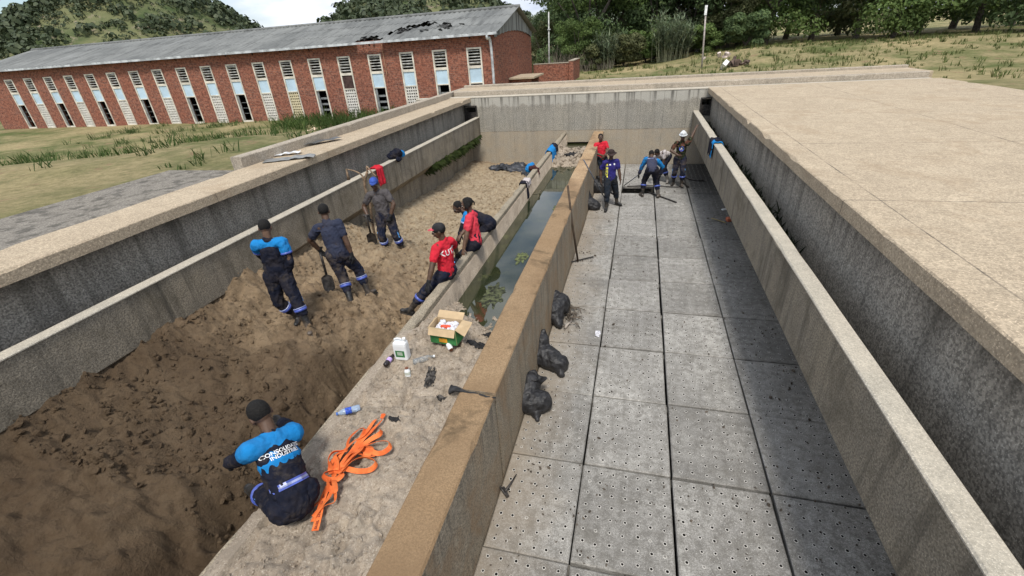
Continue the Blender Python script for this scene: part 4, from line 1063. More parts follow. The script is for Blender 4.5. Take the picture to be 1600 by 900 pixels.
def hand_prims(bm, wrist, d, palmn, side, grip=.3, s=1.0, extra=0.0):
    """palm + four unequal bent fingers + side thumb. d: pointing direction, palmn: palm normal, side: +1/-1 thumb side"""
    d = Vector(d).normalized(); pn = Vector(palmn); pn = (pn-d*pn.dot(d)).normalized(); lat = d.cross(pn)*side
    e = extra
    limb(bm, wrist, wrist+d*.035*s, .024*s+e, .030*s+e, .62, lat); limb(bm, wrist+d*.035*s, wrist+d*.075*s, .033*s+e, .036*s+e, .42, lat)
    for i, ln in enumerate((.068, .078, .072, .056)):
        b = wrist+d*.082*s+lat*(.030-.0205*i)*s
        dd = (d+lat*(.16-.11*i)).normalized(); g1 = grip*(1+.08*i)
        def rot(v, an): return v*math.cos(an)+pn*math.sin(an)
        q0 = b; q1 = q0+rot(dd, g1*.9)*ln*.48*s; q2 = q1+rot(dd, g1*2.0)*ln*.32*s; q3 = q2+rot(dd, g1*3.0)*ln*.24*s
        limb(bm, q0-dd*.015*s, q1, .0098*s+e, .0092*s+e, seg=8); limb(bm, q1, q2, .0092*s+e, .0085*s+e, seg=8); limb(bm, q2, q3, .0085*s+e, .0072*s+e, seg=8)
    tb = wrist+d*.022*s+lat*.026*s; t1 = tb+(d*.55+lat*.75+pn*.25).normalized()*.042*s; t2 = t1+(d*.85+lat*.2+pn*(.3+grip)).normalized()*.034*s
    limb(bm, tb, t1, .014*s+e, .0115*s+e, seg=8); limb(bm, t1, t2, .0115*s+e, .0085*s+e, seg=8)

def person(label, base, pel, F, spine, feet, hands, look, headpos=None, S=1.0, skin_m=None, top='tee', topm=None, sleeve='short', trm=None, boots='boot', bootm=None,
           gloves=(0,0), hat=None, hair='short', elbows=None, knees=None, palms=None, bands=True, footdir=None, chest=None, group='workers at the basins', gripv=(.35,.35), yokem=None, twist=0):
    """every position in world metres; F facing direction of the hips, spine unit vector, look direction of the face.
    feet = (left ankle, right ankle), hands = (left wrist, right wrist); left is the person's own left."""
    skin_m = skin_m or sk
    root = empty('person', base, label, 'person', group)
    F = Vector(F); F.z = 0; F.normalize(); Up = Vector((0,0,1)); Rt = F.cross(Up).normalized()       # person's right
    sp = Vector(spine).normalized(); pel = Vector(pel)
    CF = Matrix.Rotation(twist, 3, sp)@(F if chest is None else Vector(chest)); CF = (CF-sp*CF.dot(sp)).normalized(); CR = CF.cross(sp).normalized()
    lum = pel+sp*.14*S; ch = pel+sp*.33*S; nb = pel+sp*.50*S
    sh = [nb-sp*.045*S-CR*.170*S, nb-sp*.045*S+CR*.170*S]
    look = Vector(look).normalized(); hz_ = (sp*.55+Up*.45+look*.25).normalized()
    hc = Vector(headpos) if headpos is not None else nb+hz_*.185*S
    HX = look.cross(Up).normalized(); HU = HX.cross(look).normalized()           # head axes
    HM = Matrix((HX, look, HU)).transposed()
    hips = [pel-Rt*.085*S-Up*.02*S, pel+Rt*.085*S-Up*.02*S]
    UA, FA, TH, SHN = .285*S, .255*S, .43*S, .41*S
    arms = []; legs = []
    for i in (0, 1):
        sg = -1 if i == 0 else 1
        el, wr_ = ik(sh[i], hands[i], UA, FA, (elbows[i] if elbows and elbows[i] is not None else (CR*sg*.6-CF*.6-Up*.4))); arms.append((sh[i], el, wr_))
        kn, an = ik(hips[i], feet[i], TH, SHN, (knees[i] if knees and knees[i] is not None else (F+Rt*sg*.15))); legs.append((hips[i], kn, an))
    fd = footdir or [F, F]; fd = [Vector(q).normalized() for q in fd]
    def H3(x, y, z): return hc+HX*x*S+look*y*S+HU*z*S
    # ---- body, one continuous figure
    bm = bmesh.new()
    ball(bm, H3(0,-.008,.022), .076*S, .094*S, .098*S, HM); ball(bm, H3(0,.018,-.045), .058*S, .070*S, .068*S, HM)   # skull, jaw
    ball(bm, H3(0,.050,-.088), .026*S, .024*S, .020*S, HM)                                                        # chin
    limb(bm, H3(0,.090,.012), H3(0,.110,-.022), .009*S, .015*S, seg=8); ball(bm, H3(0,.106,-.026), .020*S, .014*S, .011*S, HM)   # nose
    ball(bm, H3(0,.078,.034), .058*S, .018*S, .013*S, HM)                                                        # brow ridge
    for sg in (-1, 1):
        ball(bm, H3(sg*.045,.066,-.022), .022*S, .018*S, .018*S, HM); ball(bm, H3(sg*.079,-.008,-.008), .011*S, .020*S, .031*S, HM)   # cheek, ear
    ball(bm, H3(0,.086,-.058), .027*S, .016*S, .015*S, HM)
    limb(bm, nb-sp*.03*S, hc-HU*.05*S-look*.012*S, .060*S, .052*S)
    limb(bm, ch, nb-sp*.05*S, .125*S, .085*S, .68, CR); limb(bm, lum, ch, .122*S, .140*S, .68, CR); limb(bm, pel, lum, .135*S, .122*S, .72, Rt)
    limb(bm, sh[0], sh[1], .060*S, .060*S)
    for i in (0, 1):
        a_, e_, w_ = arms[i]; mid = a_.lerp(e_, .45); fm = e_.lerp(w_, .3)
        limb(bm, a_, mid, .060*S, .054*S); limb(bm, mid, e_, .054*S, .044*S); limb(bm, e_, fm, .044*S, .046*S); limb(bm, fm, w_, .046*S, .030*S)
        d = (w_-e_).normalized()
        pn = (palms[i] if palms and palms[i] is not None else -CR*(-1 if i == 0 else 1)); sd = 1 if i == 0 else -1
        hand_prims(bm, w_, d, pn, sd, gripv[i], S)
        a_, e_, w_ = legs[i]
        limb(bm, a_, e_, .088*S, .058*S); limb(bm, e_, e_.lerp(w_,.35), .056*S, .058*S); limb(bm, e_.lerp(w_,.35), w_, .058*S, .036*S)
        limb(bm, w_-Up*.03*S, w_+fd[i]*.13*S-Up*.055*S, .038*S, .028*S)
    skin('body', bm, skin_m, root, voxel=.0068*S, sm=2)
    # ---- face
    for sg in (-1, 1):
        bm = bmesh.new(); ball(bm, H3(sg*.031,.083,.010), .0135*S, .010*S, .008*S, HM); eo = MB2(bm, 'eye', m_eye, root)
        bm = bmesh.new(); ball(bm, H3(sg*.031,.0915,.010), .0062*S, .004*S, .0065*S, HM); MB2(bm, 'pupil', m_pup, eo)
        bm = bmesh.new(); limb(bm, H3(sg*.014,.094,.034), H3(sg*.050,.084,.036), .0050*S, .0035*S); MB2(bm, 'eyebrow', m_hair, root)
    bm = bmesh.new(); limb(bm, H3(-.018,.099,-.053), H3(.018,.099,-.053), .0062*S, .0062*S); limb(bm, H3(-.016,.098,-.064), H3(.016,.098,-.064), .0070*S, .0070*S); MB2(bm, 'mouth', m_lip, root)
    # ---- hair and hat
    if hair:
        bm = bmesh.new(); ball(bm, H3(0,-.020,.034), .082*S, .094*S, .096*S, HM)
        if hair == 'dreads':
            rd = random.Random(4)
            for k in range(34):
                a = rd.uniform(0, 2*PI); u = rd.uniform(.0, .9); x_, y_ = math.cos(a)*.075*math.sqrt(1-u*u), math.sin(a)*.085*math.sqrt(1-u*u)-.02
                if y_ > .05: continue
                p = H3(x_, y_, .035+.09*u); q = H3(x_*1.35, y_*1.3-.005, .02-.02*rd.random()+.09*u-.05*rd.random()); limb(bm, p, q, .014*S, .011*S, seg=7); limb(bm, q, q-Up*.06*rd.uniform(.5,1.3)*S, .011*S, .008*S, seg=7)
        skin('hair', bm, m_hair, root, voxel=.010*S, sm=1)
        # trim the hairline by sinking front of cap: cap ball already sits behind the brow
    if hat:
        kind, hm, hm2 = hat
        def brim(r0, rx, ry, zc, front_only, drop, nm, m_, par=root, wav=0):
            mb = MB(); n = 40
            for k in range(n+1):
                a = 2*PI*k/n if not front_only else PI*(.12+.76*k/n)
                ca, sa = math.cos(a), math.sin(a)
                p = H3(ca*r0*.95, sa*r0-.01, zc); q = H3(ca*rx, sa*ry-.01, zc-drop*(1-.4*abs(ca))+wav*math.sin(a*3))
                mb.v += [tuple(p), tuple(q), tuple(q-HU*.006), tuple(p-HU*.006)]
            for k in range(n):
                for j in range(4): mb.f.append((4*k+j, 4*k+(j+1)%4, 4*k+4+(j+1)%4, 4*k+4+j))
            return mb.build(nm, m_, par, smooth=False)
        bm = bmesh.new()
        if kind == 'cap': ball(bm, H3(0,-.008,.048), .087*S, .103*S, .085*S, HM); o = skin('cap', bm, hm, root, .008*S, 1, wr=.003); brim(.088, .075, .175, .062, True, .012, 'brim', hm2, o_fix(o, root))
        if kind == 'helmet': ball(bm, H3(0,-.006,.066), .105*S, .125*S, .098*S, HM); limb(bm, H3(0,-.10,.10), H3(0,.09,.10), .06*S, .06*S); o = skin('helmet', bm, hm, root, .008*S, 2); brim(.10, .125, .165, .058, False, .008, 'brim', hm2, o_fix(o, root))
        if kind == 'bucket': ball(bm, H3(0,-.006,.060), .092*S, .108*S, .080*S, HM); o = skin('hat', bm, hm, root, .008*S, 1, wr=.006); brim(.090, .165, .180, .055, False, .030, 'brim', hm2, o_fix(o, root), wav=.018)
    # ---- trousers
    bm = bmesh.new()
    limb(bm, pel-Up*.02*S, pel+sp*.10*S, .158*S, .142*S, .78, Rt)
    for i in (0, 1):
        a_, e_, w_ = legs[i]; low = e_.lerp(w_, .50 if boots == 'boot' else .92)
        limb(bm, a_, a_.lerp(e_,.5), .116*S, .098*S); limb(bm, a_.lerp(e_,.5), e_, .098*S, .084*S); limb(bm, e_, low, .084*S, .074*S)
    tr_ = skin('trousers', bm, trm or m_navy, root, voxel=.011*S, sm=2, wr=.013*S, ws=11)
    for i in (0, 1):
        a_, e_, w_ = legs[i]
        if bands:
            for f0, m_, rr_ in ((.30, m_band, .092), (.255, m_pale, .094)) if bands == 2 else ((.30, m_band, .092),):
                c0 = e_.lerp(w_, f0); c1 = e_.lerp(w_, f0+(.10 if m_ is m_band else .03)); mb = MB(); mb.tube([c0, c0.lerp(c1,.5), c1], [rr_*S, (rr_+.001)*S, rr_*S*.97], 20, cap=True); mb.build('reflective_band', m_, root, smooth=True)
            # vertical side flash
            sg = -1 if i == 0 else 1; sd_ = Rt*sg*.70+F*.5; sd_.normalize(); c0 = a_.lerp(e_, .72)+sd_*.089*S; c1 = e_.lerp(w_, .10)+sd_*.084*S
            mb = MB(); mb.obox(c0.lerp(c1,.5), (c1-c0)*.5, sd_.cross((c1-c0).normalized())*.014*S, sd_*.006*S); mb.build('side_flash', m_azflash, root)
        bm = bmesh.new(); u = (e_-w_).normalized(); top_ = w_.lerp(e_, .62); fdn = fd[i]
        if boots == 'boot':
            limb(bm, top_, w_.lerp(e_,.2), .063*S, .052*S); limb(bm, w_.lerp(e_,.2), w_-Up*.01*S, .052*S, .050*S)
        limb(bm, w_-Up*.042*S-fdn*.03*S, w_+fdn*.145*S-Up*.052*S, .046*S, .041*S, .9, Rt); limb(bm, w_-Up*.01*S, w_+fdn*.10*S-Up*.045*S, .046*S, .040*S)
        bo = skin('boot', bm, bootm or m_boot, root, voxel=.010*S, sm=2, wr=.003)
        mb = MB(); sc_ = w_+fdn*.055*S-Up*.088*S; sr = fdn.cross(Up).normalized(); mb.obox(sc_, fdn*.125*S, sr*.040*S, Up*.010*S); mb.build('sole', m_boot, bo, bevel=.008)
    # ---- shirt
    if top:
        bm = bmesh.new(); k_ = 1.0 if top == 'tee' else 1.05
        limb(bm, ch, nb-sp*.055*S, .148*S*k_, .108*S*k_, .72, CR); limb(bm, lum, ch, .147*S*k_, .156*S*k_, .74, CR); limb(bm, pel+sp*.015*S, lum, .160*S*k_, .147*S*k_, .78, CR)
        limb(bm, sh[0], sh[1], .070*S, .070*S); limb(bm, nb-sp*.03*S, nb+sp*.022*S, .080*S, .066*S)
        for i in (0, 1):
            a_, e_, w_ = arms[i]
            if sleeve == 'short': limb(bm, a_, a_.lerp(e_,.62), .072*S, .068*S)
            elif sleeve: limb(bm, a_, e_, .074*S, .058*S); limb(bm, e_, e_.lerp(w_,.88), .058*S, .046*S)
        shirt = skin('shirt' if top == 'tee' else 'jacket', bm, topm, root, voxel=.010*S, sm=2, wr=.014*S, ws=8)
    else: shirt = None
    for i in (0, 1):
        if gloves[i]:
            a_, e_, w_ = arms[i]; bm = bmesh.new(); d = (w_-e_).normalized(); pn = (palms[i] if palms and palms[i] is not None else -CR*(-1 if i == 0 else 1))
            hand_prims(bm, w_, d, pn, 1 if i == 0 else -1, gripv[i], S, .0035); limb(bm, w_-d*.035*S, w_+d*.01*S, .036*S, .033*S); skin('glove', bm, m_glove, root, voxel=.006*S, sm=1)
    return dict(root=root, shirt=shirt, trousers=tr_, arms=arms, legs=legs, ch=ch, nb=nb, sp=sp, CF=CF, CR=CR, F=F, Rt=Rt, pel=pel, hc=hc)
def o_fix(o, root): return o
def MB2(bm, name, m, parent):
    off = Vector(parent.location); q_ = parent.parent
    while q_ is not None: off = off+q_.location; q_ = q_.parent
    for v in bm.verts: v.co -= off
    me = bpy.data.meshes.new(name); bmesh.ops.recalc_face_normals(bm, faces=bm.faces); bm.to_mesh(me); bm.free(); me.materials.append(m); me.polygons.foreach_set('use_smooth', [True]*len(me.polygons))
    o = bpy.data.objects.new(name, me); C.objects.link(o); o.parent = parent; return o
m_azflash = plain('pale_blue_flash', (.10,.30,.62), .5)
def yoke(P, m, frac=.45):
    """shoulders and upper sleeves of a two-tone work jacket in another colour: a second skin"""
    S = 1; bm = bmesh.new(); nb, sp, CR = P['nb'], P['sp'], P['CR']
    limb(bm, nb-sp*.15, nb-sp*.06, .152, .116, .74, CR); limb(bm, P['arms'][0][0], P['arms'][1][0], .080, .080)
    for a_, e_, w_ in P['arms']: limb(bm, a_, a_.lerp(e_, frac), .083, .078)
    return skin('jacket_yoke', bm, m, P['root'], voxel=.010, sm=2, wr=.012, ws=8)
def armband(P, i, f, m, r_=.075):
    a_, e_, w_ = P['arms'][i]; c0 = a_.lerp(e_, f); c1 = a_.lerp(e_, f+.10); mb = MB(); mb.tube([c0, c1], [r_, r_*.97], 18); mb.build('reflective_band', m, P['root'], smooth=True)

X, Y, Z = Vector((1,0,0)), Vector((0,1,0)), Vector((0,0,1))
A = .095          # ankle above sole
def stand(fl, fr, h=.0):   # ankles
    return [Vector(fl)+Z*A, Vector(fr)+Z*A]
m_bluecap = plain('blue_cap', (.03,.07,.30), .7); m_whitecap = plain('white_helmet', (.72,.75,.76), .3, .5); m_blackcap = plain('black_cap', (.018,.018,.02), .8); m_redbrim = plain('red_brim', (.55,.08,.10), .7); m_bucket = plain('brown_felt', (.035,.022,.02), .9)
# --- charcoal tee man with blue cap, facing the camera, hand on hip
zf = .62; fr = at(608, 398, zf); fl = at(634, 396, zf); fl.y = fr.y+.05; b = (fr+fl)/2; pel = b+Z*.90+V(-.10,.0,0)
Fd = V(.25,-1,0)
P = person('man in charcoal tee and blue cap with a gloved hand on his hip', b, pel, Fd, V(-.12,-.02,1), stand(fl, fr),
  [pel+V(.20,-.12,.02), pel+V(-.25,-.22,.02)], V(.35,-1,-.25), topm=m_grey, trm=m_navy, gloves=(1,1), hat=('cap', m_bluecap, m_bluecap), bands=2,
  elbows=[V(1,.25,.1), V(-1,.2,-.3)], footdir=[V(.55,-1,0), V(-.15,-1,0)], palms=[V(-.5,.6,0), V(1,0,0)])
decal_text(P['root'], [P['shirt']], 'HD', P['ch']+P['CF']*.1-P['CR']*.055+Z*.03, -P['CR'] if False else (-P['CF']).cross(Z)*-1, Z, .055, m_wtext)
greyman = P
# --- slate tee man, back to the camera, leaning on a shovel
zf = .80; fl = at(550, 478, zf); fr = at(577, 464, zf); fl, fr = fl, fr; b = (fl+fr)/2; pel = b+Z*.88+V(-.22,.02,0)
P = person('man in slate navy tee seen from behind leaning on a shovel', b, pel, V(-.35,1,0), V(-.22,.16,1), [fl+Z*A, fr+Z*A],
  [pel+V(-.40,.10,-.02), pel+V(.22,.06,-.10)], V(-.55,1,-.35), topm=m_slate, trm=m_navy, gloves=(1,1), bands=2,
  elbows=[V(-1,-.5,0), V(1,-.5,0)], footdir=[V(-.35,1,0), V(.25,1,0)], palms=[V(1,.2,0), V(-1,0,0)])
navyman = P
# --- man in azure and navy jacket at the left
zf = .86; fr = at(486, 520, zf); fl = at(464, 508, zf)+V(-.02,.1,0); b = (fl+fr)/2; pel = b+Z*.90+V(-.20,.02,0)
P = person('man in azure shouldered navy overalls bending beside the launder wall', b, pel, V(-.5,.9,0), V(.02,.06,1), [fl+Z*A, fr+Z*A],
  [pel+V(-.42,.30,.02), pel+V(.10,.10,-.06)], V(-.6,.8,-.5), top='jacket', topm=m_navyd, sleeve='long', trm=m_navyd, gloves=(0,0), bands=2, skin_m=sk2,
  elbows=[None, V(1,-.3,-.2)], footdir=[V(.3,-.9,0), V(.6,-.8,0)], knees=[V(-.2,-.6,0), V(.5,-.6,0)])
yoke(P, m_azure); armband(P, 0, .48, m_band, .085); armband(P, 1, .48, m_band, .085)
# --- seated men on the low wall
sx_ = -2.80
P = person('seated man in red tee with white print on the back and black cap', V(sx_-.45, 5.82, .5), V(sx_+.0, 5.98, 1.37), V(-.92,.30,0), V(.02,.02,1),
  [V(-3.52,5.62,.66), V(-3.28,6.15,.60)], [V(-2.92,5.52,1.37), V(-2.84,6.62,1.33)], V(-.95,-.28,-.18), topm=m_red, trm=m_navy, gloves=(1,1), hat=('cap', m_blackcap, m_redbrim),
  elbows=[V(.3,-1,.2), V(.5,.3,0)], footdir=[V(-1,-.1,.25), V(-1,-.1,.2)], knees=[V(-1,0,1), V(-1,0,1)], palms=[V(0,0,-1), V(0,0,-1)], gripv=(.2,.3))
decal_text(P['root'], [P['shirt']], 'KUTZ', P['nb']-P['sp']*.15-P['CR']*.01, P['CR'], P['sp'], .125, m_wtext)
P = person('seated man with short dreadlocks in faded red tee leaning on the low wall', V(sx_-.4, 7.1, .35), V(sx_+.06, 7.22, 1.36), V(-1,-.1,0), V(-.10,.16,1),
  [V(-3.40,6.95,.62), V(-3.30,7.35,.60)], [V(-2.84,6.88,1.33), V(-3.05,7.38,1.42)], V(-1,-.35,-.3), topm=m_pink, trm=m_navyd, hair='dreads', skin_m=sk2,
  elbows=[V(.6,-.6,.1), V(-.2,.5,-.4)], footdir=[V(-1,0,.1), V(-1,0,.1)], knees=[V(-1,0,1), V(-1,0,1)], palms=[V(0,0,-1), V(0,0,-1)], gripv=(.2,.4))
P = person('seated man in azure and navy jacket bending forward behind the dreadlocked man', V(sx_-.4, 8.0, .35), V(sx_+.05, 8.15, 1.38), V(-1,-.3,0), V(-1.0,-.25,.55),
  [V(-3.45,7.85,.55), V(-3.42,8.25,.55)], [V(-3.38,7.7,.95), V(-3.45,8.15,.95)], V(-.8,-.7,-.6), top='jacket', topm=m_navyd, sleeve='long', trm=m_navyd, gloves=(1,1),
  footdir=[V(-1,0,.1), V(-1,0,.1)], knees=[V(-1,0,1), V(-1,0,1)], elbows=[V(0,-1,-.3), V(0,1,-.3)])
yoke(P, m_azure); armband(P, 0, .5, m_pale, .083)
# --- crouching/seated man in the near left corner, his back towards the camera
P = person('seated man in navy overalls with lettered azure yoke in the near corner', V(-3.2, 2.1, .8), at(459, 778, 1.43), V(-.95,.30,0), V(-.48,.42,.70),
  [V(-3.50,2.2,.85), V(-3.42,2.5,.85)], [V(-3.40,2.0,1.35), V(-3.25,2.6,1.40)], V(-.9,.3,-.9), top='jacket', topm=m_navyd, sleeve='long', trm=m_navyd, gloves=(1,1), S=1.04,
  footdir=[V(-.9,.3,0), V(-.9,.3,0)], knees=[V(-.9,.3,1), V(-.9,.3,1)], elbows=[V(-.2,-.9,-.6), V(-.2,.6,-.8)])
bm = bmesh.new(); nb, sp, CR = P['nb'], P['sp'], P['CR']
limb(bm, nb-sp*.20, nb-sp*.06, .176, .128, .76, CR); limb(bm, P['arms'][0][0], P['arms'][1][0], .086, .086)
for a_, e_, w_ in P['arms']: limb(bm, a_, a_.lerp(e_, .3), .086, .082)
yk = skin('jacket_yoke', bm, m_azure, P['root'], voxel=.009, sm=2, wr=.006, ws=8)
nearman = P; up_ = P['sp']
decal_text(P['root'], [yk, P['shirt']], 'CONSOLIDATED\nINDUSTRIES', P['nb']-up_*.155+P['CR']*.0, P['CR'], up_, .043, m_wtext)
for w_, m_, lf in ((.05, m_band, .006), (.018, m_pale, .010)):
    n = 8; pts = decal_patch(P['root'], [P['shirt'], P['trousers']], .31, w_, P['nb']-up_*.40, P['CR'], up_, m_, name='reflective_band')
    pts.location = -P['CF']*(lf-.003)

# --- right basin
fl = at(955, 286, 0); fr = at(945, 290, 0); fl.x += .05; b = (fl+fr)/2; pel = V(-1.12, 15.95, .88)
P = person('young man in red shirt leaning on the far end of the central wall', b, pel, V(.35,-1,0), V(-.12,.06,1), [V(-.85,15.8,A), V(-.98,15.62,A)],
  [pel+V(.10,-.24,.10), pel+V(-.02,-.26,.13)], V(.15,-1,-.15), topm=m_red, trm=m_jeans, bands=0, bootm=m_boot, elbows=[V(1,-.1,-.5), V(-1,-.1,-.4)], S=.97, footdir=[V(.5,-1,0), V(.1,-1,0)], palms=[V(-1,0,-.3), V(1,0,-.3)])
fl = at(958, 322, 0); fr = at(948, 329, 0); b = (fl+fr)/2; pel = b+Z*.91+V(-.02,.02,0)
P = person('man in royal blue football shirt and dark brimmed hat walking', b, pel, V(.35,-1,0), V(-.02,-.02,1), [fl+V(.10,.10,A), fr+V(-.02,-.02,A)],
  [pel+V(.28,-.02,-.07), pel+V(-.27,-.05,-.05)], V(.15,-1,-.1), topm=m_purple, trm=m_jeans, bands=0, hat=('bucket', m_bucket, m_bucket), footdir=[V(.9,-.6,0), V(-.1,-1,0)], elbows=[V(.5,.6,0), V(-.6,.5,0)], palms=[V(-1,0,0), V(1,0,0)])
m_yel = plain('yellow_side_panel', (.75,.70,.12), .7); m_wp = plain('white_badge', (.75,.75,.78), .6)
decal_patch(P['root'], [P['shirt']], .05, .38, P['ch']+P['CR']*.125-Z*.10, P['CF'].cross(Z)*-1+P['CF']*.6*0-P['CR']*0, Z, m_yel, name='side_panel')
decal_patch(P['root'], [P['shirt']], .045, .03, P['ch']+P['CR']*.05+Z*.07, -P['CR'], Z, m_wp, name='emblem')
decal_patch(P['root'], [P['shirt']], .05, .05, P['ch']-P['CR']*.08+Z*.07, -P['CR'], Z, m_wp, name='crest', rnd_=True)
hatman = P
# bending man in navy with azure sleeves
fr = at(1028, 309, 0); fl = at(1003, 307, 0); b = (fl+fr)/2; pel = b+Z*.88+V(0,-.02,0)
m_slateback = cloth_mat('faded_slate_drill', (.045,.05,.085), amount=.2)
P = person('bending man with azure sleeves and slate back over the open pit', b, pel, V(-.15,1,0), V(-.06,1,.42), [fl+Z*A, fr+Z*A],
  [pel+V(-.42,.55,-.42), pel+V(.30,.62,-.30)], V(-.15,.8,-.9), top='jacket', topm=m_slateback, sleeve='long', trm=m_navyd, gloves=(1,1), bands=1,
  footdir=[V(-.4,.9,0), V(.3,.9,0)], elbows=[V(-1,.1,.2), V(1,.1,.1)])
for i in (0, 1):
    bm = bmesh.new(); a_, e_, w_ = P['arms'][i]; limb(bm, a_, e_, .080, .064); limb(bm, e_, e_.lerp(w_,.25), .064, .058); skin('sleeve', bm, m_azure, P['root'], .010, 2, wr=.01)
decal_patch(P['root'], [P['shirt']], .30, .03, P['ch']-P['sp']*-.08, P['CR'], P['sp'], m_pale, name='reflective_band')
bendman = P
# bending man in pale shirt behind
fr = V(1.10,16.0,0); fl = V(.80,16.15,0); b = (fl+fr)/2; pel = V(.98,16.25,.86)
P = person('bending man in pale shirt and white boots behind the slate backed man', b, pel, V(-.35,-1,0), V(-.42,-.75,.22), [fl+V(0,.12,A), fr+Z*A],
  [pel+V(-.15,-.50,-.50), pel+V(-.42,-.40,-.50)], V(-.3,-.5,-1), topm=m_white, trm=m_navy, gloves=(1,1), bands=1, bootm=m_bootlight, footdir=[V(-.6,-.6,0), V(-.2,-1,0)], elbows=[V(1,0,-.4), V(-1,0,-.4)])
# man in camouflage tee and white helmet
fl = V(1.50,15.55,0); fr = V(1.25,15.75,0); fl2 = at(1063,292,0); fr2 = at(1053,289,0); b = (fl2+fr2)/2; pel = b+Z*.91+V(0,.02,0)
P = person('man in camouflage tee and white helmet reaching for the launder wall', b, pel, V(-.05,-1,0), V(.02,.0,1), [fl2+V(.02,.0,A), fr2+V(-.03,.03,A)],
  [V(1.86,16.05,1.93), pel+V(-.10,-.22,.14)], V(-.05,-1,-.1), topm=m_camo, trm=m_navy, bands=1, hat=('helmet', m_whitecap, m_whitecap), footdir=[V(.2,-1,0), V(-.35,-1,0)], elbows=[V(.3,.2,-1), V(-1,-.1,-.3)], palms=[V(0,0,-1), V(1,0,0)], gripv=(.3,.5))
m_bluep = plain('blue_print', (.10,.16,.62), .6)
decal_patch(P['root'], [P['shirt']], .15, .11, P['ch']-Z*.02, -P['CR'], Z, m_bluep, name='chest_print', rnd_=True)
decal_text(P['root'], [P['shirt']], 'A', P['ch']-Z*.02, -P['CR'], Z, .10, m_wtext)
camoman = P
# ------------------------------------------------------------------ sacks, rags and clothes
m_sack = plain('black_plastic', (.022,.022,.024), .52, .4, var=.4, scale=10); restain(m_sack, (.07,.065,.06), 5, .55, .72, .3)
t = Mt.__new__(Mt); t.m = m_sack; t.t = m_sack.node_tree; t.b = t.t.nodes['Principled BSDF']; t.bump(t.noise(7, 4, .55, lo=.2, hi=.8, dist=2.2), .35, .03)
m_rag = plain('black_netting', (.022,.022,.023), .7, var=.4, scale=14, bump=.4); m_tarp = plain('grey_black_tarpaulin', (.035,.038,.045), .45, .4, var=.5, scale=3, bump=.3)
m_net = plain('sandy_black_net', (.06,.055,.05), .85, var=.7, scale=22, bump=.6)
def sack(base, parts, label, name='black_sack', wr=.016, ws=6, openat=None):
    e = empty(name, base, label, 'sack', 'black sacks along the central wall'); bm = bmesh.new(); b = Vector(base)
    for p0, p1, r0, r1 in parts: limb(bm, b+V(p0[0]*1.3, p0[1]*1.15, p0[2]*1.0), b+V(p1[0]*1.4, p1[1]*1.15, p1[2]*.92), r0*1.22, r1*1.22)
    skin('bag', bm, m_sack, e, voxel=.012, sm=1, wr=wr, ws=ws)
    if openat:
        c, r_, tilt = openat; mb = MB(); n = 26; R3 = Matrix.Rotation(tilt, 3, 'X')@Matrix.Rotation(.35, 3, 'Y')
        for h, q in ((-.10,.75),(0,1.0),(.03,1.08),(.005,.95),(-.07,.62)):
            for k in range(n):
                a = 2*PI*k/n; w_ = 1+.14*math.sin(3*a)+.08*math.sin(7*a+h*20); mb.v.append(tuple(b+Vector(c)+R3@V(math.cos(a)*r_*q*w_, math.sin(a)*r_*q*w_*.8, h+.025*math.sin(4*a))))
        for i in range(4):
            for k in range(n): mb.f.append((i*n+k, i*n+(k+1)%n, (i+1)*n+(k+1)%n, (i+1)*n+k))
        mb.f.append(tuple(4*n+k for k in range(n)))
        mb.keep = True; mb.build('mouth', m_sack, e, smooth=True)
    return e
p = at(868, 500, 0); sack((p.x+.02, p.y, 0), [((-.05,0,.16),(.02,.18,.26),.17,.16),((.0,-.08,.12),(.06,-.22,.08),.13,.06),((-.06,.16,.3),(-.04,.22,.42),.12,.07)], 'full black sack with twigs spilling beside it, furthest of the three foreground sacks')
p = at(855, 572, 0); sack((p.x+.02, p.y+.02, 0), [((-.12,.10,.15),(-.10,.16,.36),.14,.10),((-.08,.06,.14),(.12,-.06,.13),.16,.13),((.12,-.08,.1),(.17,-.2,.04),.09,.04),((-.1,.2,.38),(-.09,.24,.50),.07,.03)], 'slumped black sack with twisted neck and white tag, middle of three foreground sacks')
p = at(836, 640, 0); sack((p.x, p.y+.03, 0), [((-.10,.02,.15),(-.08,.16,.30),.15,.13),((-.05,-.04,.13),(.06,.0,.15),.14,.13),((.02,-.12,.06),(.05,-.2,.03),.07,.03)], 'open-mouthed black sack nearest to the camera by the central wall', openat=((-.03,.22,.36),.13,-.25))
p = at(920, 326, 0); sack((p.x+.05, p.y, 0), [((-.02,0,.15),(.10,-.05,.12),.16,.13),((-.06,.04,.2),(-.10,.10,.62),.13,.05)], 'tall thin-necked black sack standing by the wall behind the dark haired rake')
p = at(938, 300, 0); sack((p.x, p.y+.05, 0), [((-.1,0,.18),(.12,0,.18),.2,.2),((0,0,.2),(.05,.0,.36),.2,.16)], 'fat black sack beside the man in the brimmed hat', openat=((.02,0,.43),.17,-.2))
mb = MB(); q = at(838, 523, .43); mb.obox(atY(836, 529, at(855,572,0).y+.12), (.008,0,.0), (0,.008,0), (.012,0,.05)); tag(mb.build('paper_tag', plain('white_paper', (.75,.75,.75), .6)), 'white paper tag stuck to the middle black sack', 'tag')
